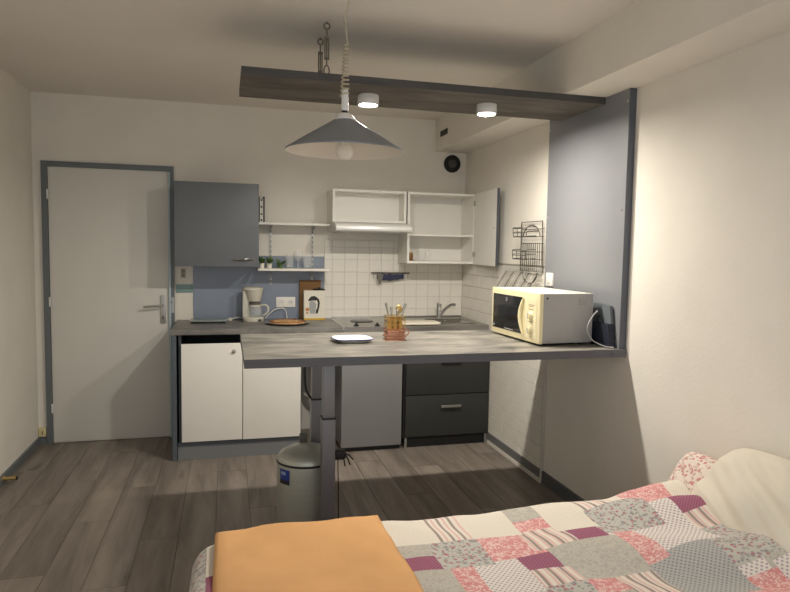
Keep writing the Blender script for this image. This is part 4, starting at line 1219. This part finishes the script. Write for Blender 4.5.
xa, xb = 1.28, 3.14
ya, yb = -4.06, -2.98
nx, ny = int(round((xb - xa) / 0.02)), int(round((yb - ya) / 0.02))
drop = 12
bm = bm_new()
grid = {}
def drape(u, v):
    """u, v measured on the cloth; past an edge the cloth turns down"""
    x, y = u, v
    z = QZ + quilt_bulge(x, y)
    r = 0.05
    for (edge, sgn, axis) in ((xa + 0.03, -1, 0), (yb - 0.03, 1, 1), (ya + 0.03, -1, 1)):
        c = u if axis == 0 else v
        d = (c - edge) * sgn
        if d > 0:
            if d < r * PI / 2:
                t = d / r
                o, dz = r * math.sin(t), r * (1 - math.cos(t))
            else:
                o, dz = r, r + (d - r * PI / 2)
                w_ = (d - r * PI / 2) / 0.2
                o += 0.012 * w_ * math.sin((v if axis == 0 else u) * 22)
            if axis == 0:
                x = edge + sgn * o
            else:
                y = edge + sgn * o
            z = z - dz
    return Vector((x, y, z))
i0, i1 = -drop, nx
j0, j1 = -drop, ny + drop
for i in range(i0, i1 + 1):
    for j in range(j0, j1 + 1):
        u, v = xa + i * 0.02, ya + j * 0.02
        # the head edge is not cut straight
        u += (max(0, i) / nx) ** 4 * 0.16 * (v + 3.37)
        grid[i, j] = bm.verts.new(drape(u, v))
for i in range(i0, i1):
    for j in range(j0, j1):
        f = bm.faces.new((grid[i, j], grid[i + 1, j], grid[i + 1, j + 1], grid[i, j + 1]))
        f.material_index = patch_at(xa + (i + 0.5) * 0.02, ya + (j + 0.5) * 0.02)
quilt = thing('patchwork_quilt', 'pink, mauve and grey floral patchwork quilt spread on the bed', 'quilt', (2.2, -3.5, 0.48))
ql = part(quilt, 'quilt_top', bm, QM, smooth=80)
sm = ql.modifiers.new('thick', 'SOLIDIFY'); sm.thickness = 0.018; sm.offset = -1
# lace piping on the head edge
pp_ = [drape(xb + 0.16 * (ya + j * 0.02 + 3.37), ya + j * 0.02) + Vector((0, 0, -0.006)) for j in range(0, ny + 1)]
part(quilt, 'piping', tube(bm_new(), pp_, 0.011, 8), SHEET, 'cream piped edge', smooth=60)

# orange blanket, folded double
def blanket(name, x0, x1, y0, y1, z0):
    bm = bm_new()
    nx_, ny_ = 44, 44
    g = {}
    for i in range(nx_ + 1):
        for j in range(ny_ + 1):
            s, t = i / nx_, j / ny_
            x = x0 + (x1 - x0) * s - 0.02 * (1 - t) * (1 - s) * 0
            y = y0 + (y1 - y0) * t
            z = z0 + quilt_bulge(max(x, 1.42), y)
            z += 0.007 * noise.noise(Vector((x * 4 + 7, y * 4, 1))) + 0.014 * math.sin((x * 0.9 + y * 0.35) * 17 + 2 * noise.noise(Vector((x * 2, y * 2, 9)))) * min(1, (1 - t) * 1.6)
            e = min(s, 1 - s, t, 1 - t)
            z -= 0.012 * (1 - min(1, e / 0.05)) ** 2
            if t > 0.93:
                y += 0.012 * math.sin(s * 7 + 0.5) * (t - 0.93) / 0.07
            g[i, j] = bm.verts.new((x, y, z))
    for i in range(nx_):
        for j in range(ny_):
            bm.faces.new((g[i, j], g[i + 1, j], g[i + 1, j + 1], g[i, j + 1]))
    return bm
ob = thing('orange_blanket', 'folded orange fleece blanket laid over the foot of the bed', 'blanket', (1.6, -3.4, 0.52))
bl = part(ob, 'upper_layer', blanket('a', 1.325, 1.895, -3.80, -2.995, QZ + 0.040), ORANGE, smooth=80)
md = bl.modifiers.new('thick', 'SOLIDIFY'); md.thickness = 0.012; md.offset = -1
bl2 = part(ob, 'lower_layer', blanket('b', 1.331, 1.890, -3.79, -3.003, QZ + 0.025), ORANGE, smooth=80)
md = bl2.modifiers.new('thick', 'SOLIDIFY'); md.thickness = 0.012; md.offset = -1

# pillows
def pillow_mesh(w, h, t, seed, wr=0.008):
    bm = bm_new()
    n_ = 40
    tops, bots = {}, {}
    for i in range(n_ + 1):
        for j in range(n_ + 1):
            u, v = 2 * i / n_ - 1, 2 * j / n_ - 1
            pin = 1 - 0.11 * abs(u) ** 3.5
            pin2 = 1 - 0.11 * abs(v) ** 3.5
            x, y = u * w / 2 * pin2, v * h / 2 * pin
            prof_ = (max(0, 1 - abs(u) ** 2.6) * max(0, 1 - abs(v) ** 2.6)) ** 0.55
            wv = wr * prof_ * (0.5 * noise.noise(Vector((u * 1.5 + seed, v * 2.0 + u, seed))) + 0.5 - 1.9 * abs(noise.noise(Vector(((u * 0.85 - v * 1.1) * 2.6, (u * 0.6 + v * 0.7) * 0.8, seed + 2)))))
            z = t / 2 * prof_
            tops[i, j] = bm.verts.new((x, y, z + wv))
            edge = i in (0, n_) or j in (0, n_)
            bots[i, j] = tops[i, j] if edge else bm.verts.new((x, y, -z))
    for i in range(n_):
        for j in range(n_):
            bm.faces.new((tops[i, j], tops[i + 1, j], tops[i + 1, j + 1], tops[i, j + 1]))
            q = [bots[i, j], bots[i, j + 1], bots[i + 1, j + 1], bots[i + 1, j]]
            try:
                bm.faces.new(q)
            except ValueError:
                pass
    return bm
def put_pillow(name, label, w, h, t, seed, loc, tilt, yaw, material, wr=0.008, roll=0.0):
    bm = pillow_mesh(w, h, t, seed, wr)
    o = finish(name, bm, material, 80)
    o.matrix_world = Matrix.Translation(loc) @ Matrix.Rotation(yaw, 4, 'Z') @ Matrix.Rotation(-tilt, 4, 'Y') @ Matrix.Rotation(roll, 4, 'Z')
    o['label'] = label
    o['category'] = 'pillow'
    return o
Q_PIL = print_mat('cotton_pillow_floral', (232, 218, 208), 'floral', [(206, 146, 140), (204, 138, 132), (196, 172, 160)], 34)
put_pillow('floral_pillow', 'pink floral pillow against the wall, behind the cream pillow', 0.24, 0.36, 0.12, 3, Vector((3.25, -3.085, 0.562)), math.radians(56), 0.0, Q_PIL)
put_pillow('cream_pillow', 'large rumpled cream pillow at the head of the bed', 0.38, 0.86, 0.17, 8, Vector((3.188, -3.575, 0.634)), math.radians(44), -0.03, SHEET, 0.03)
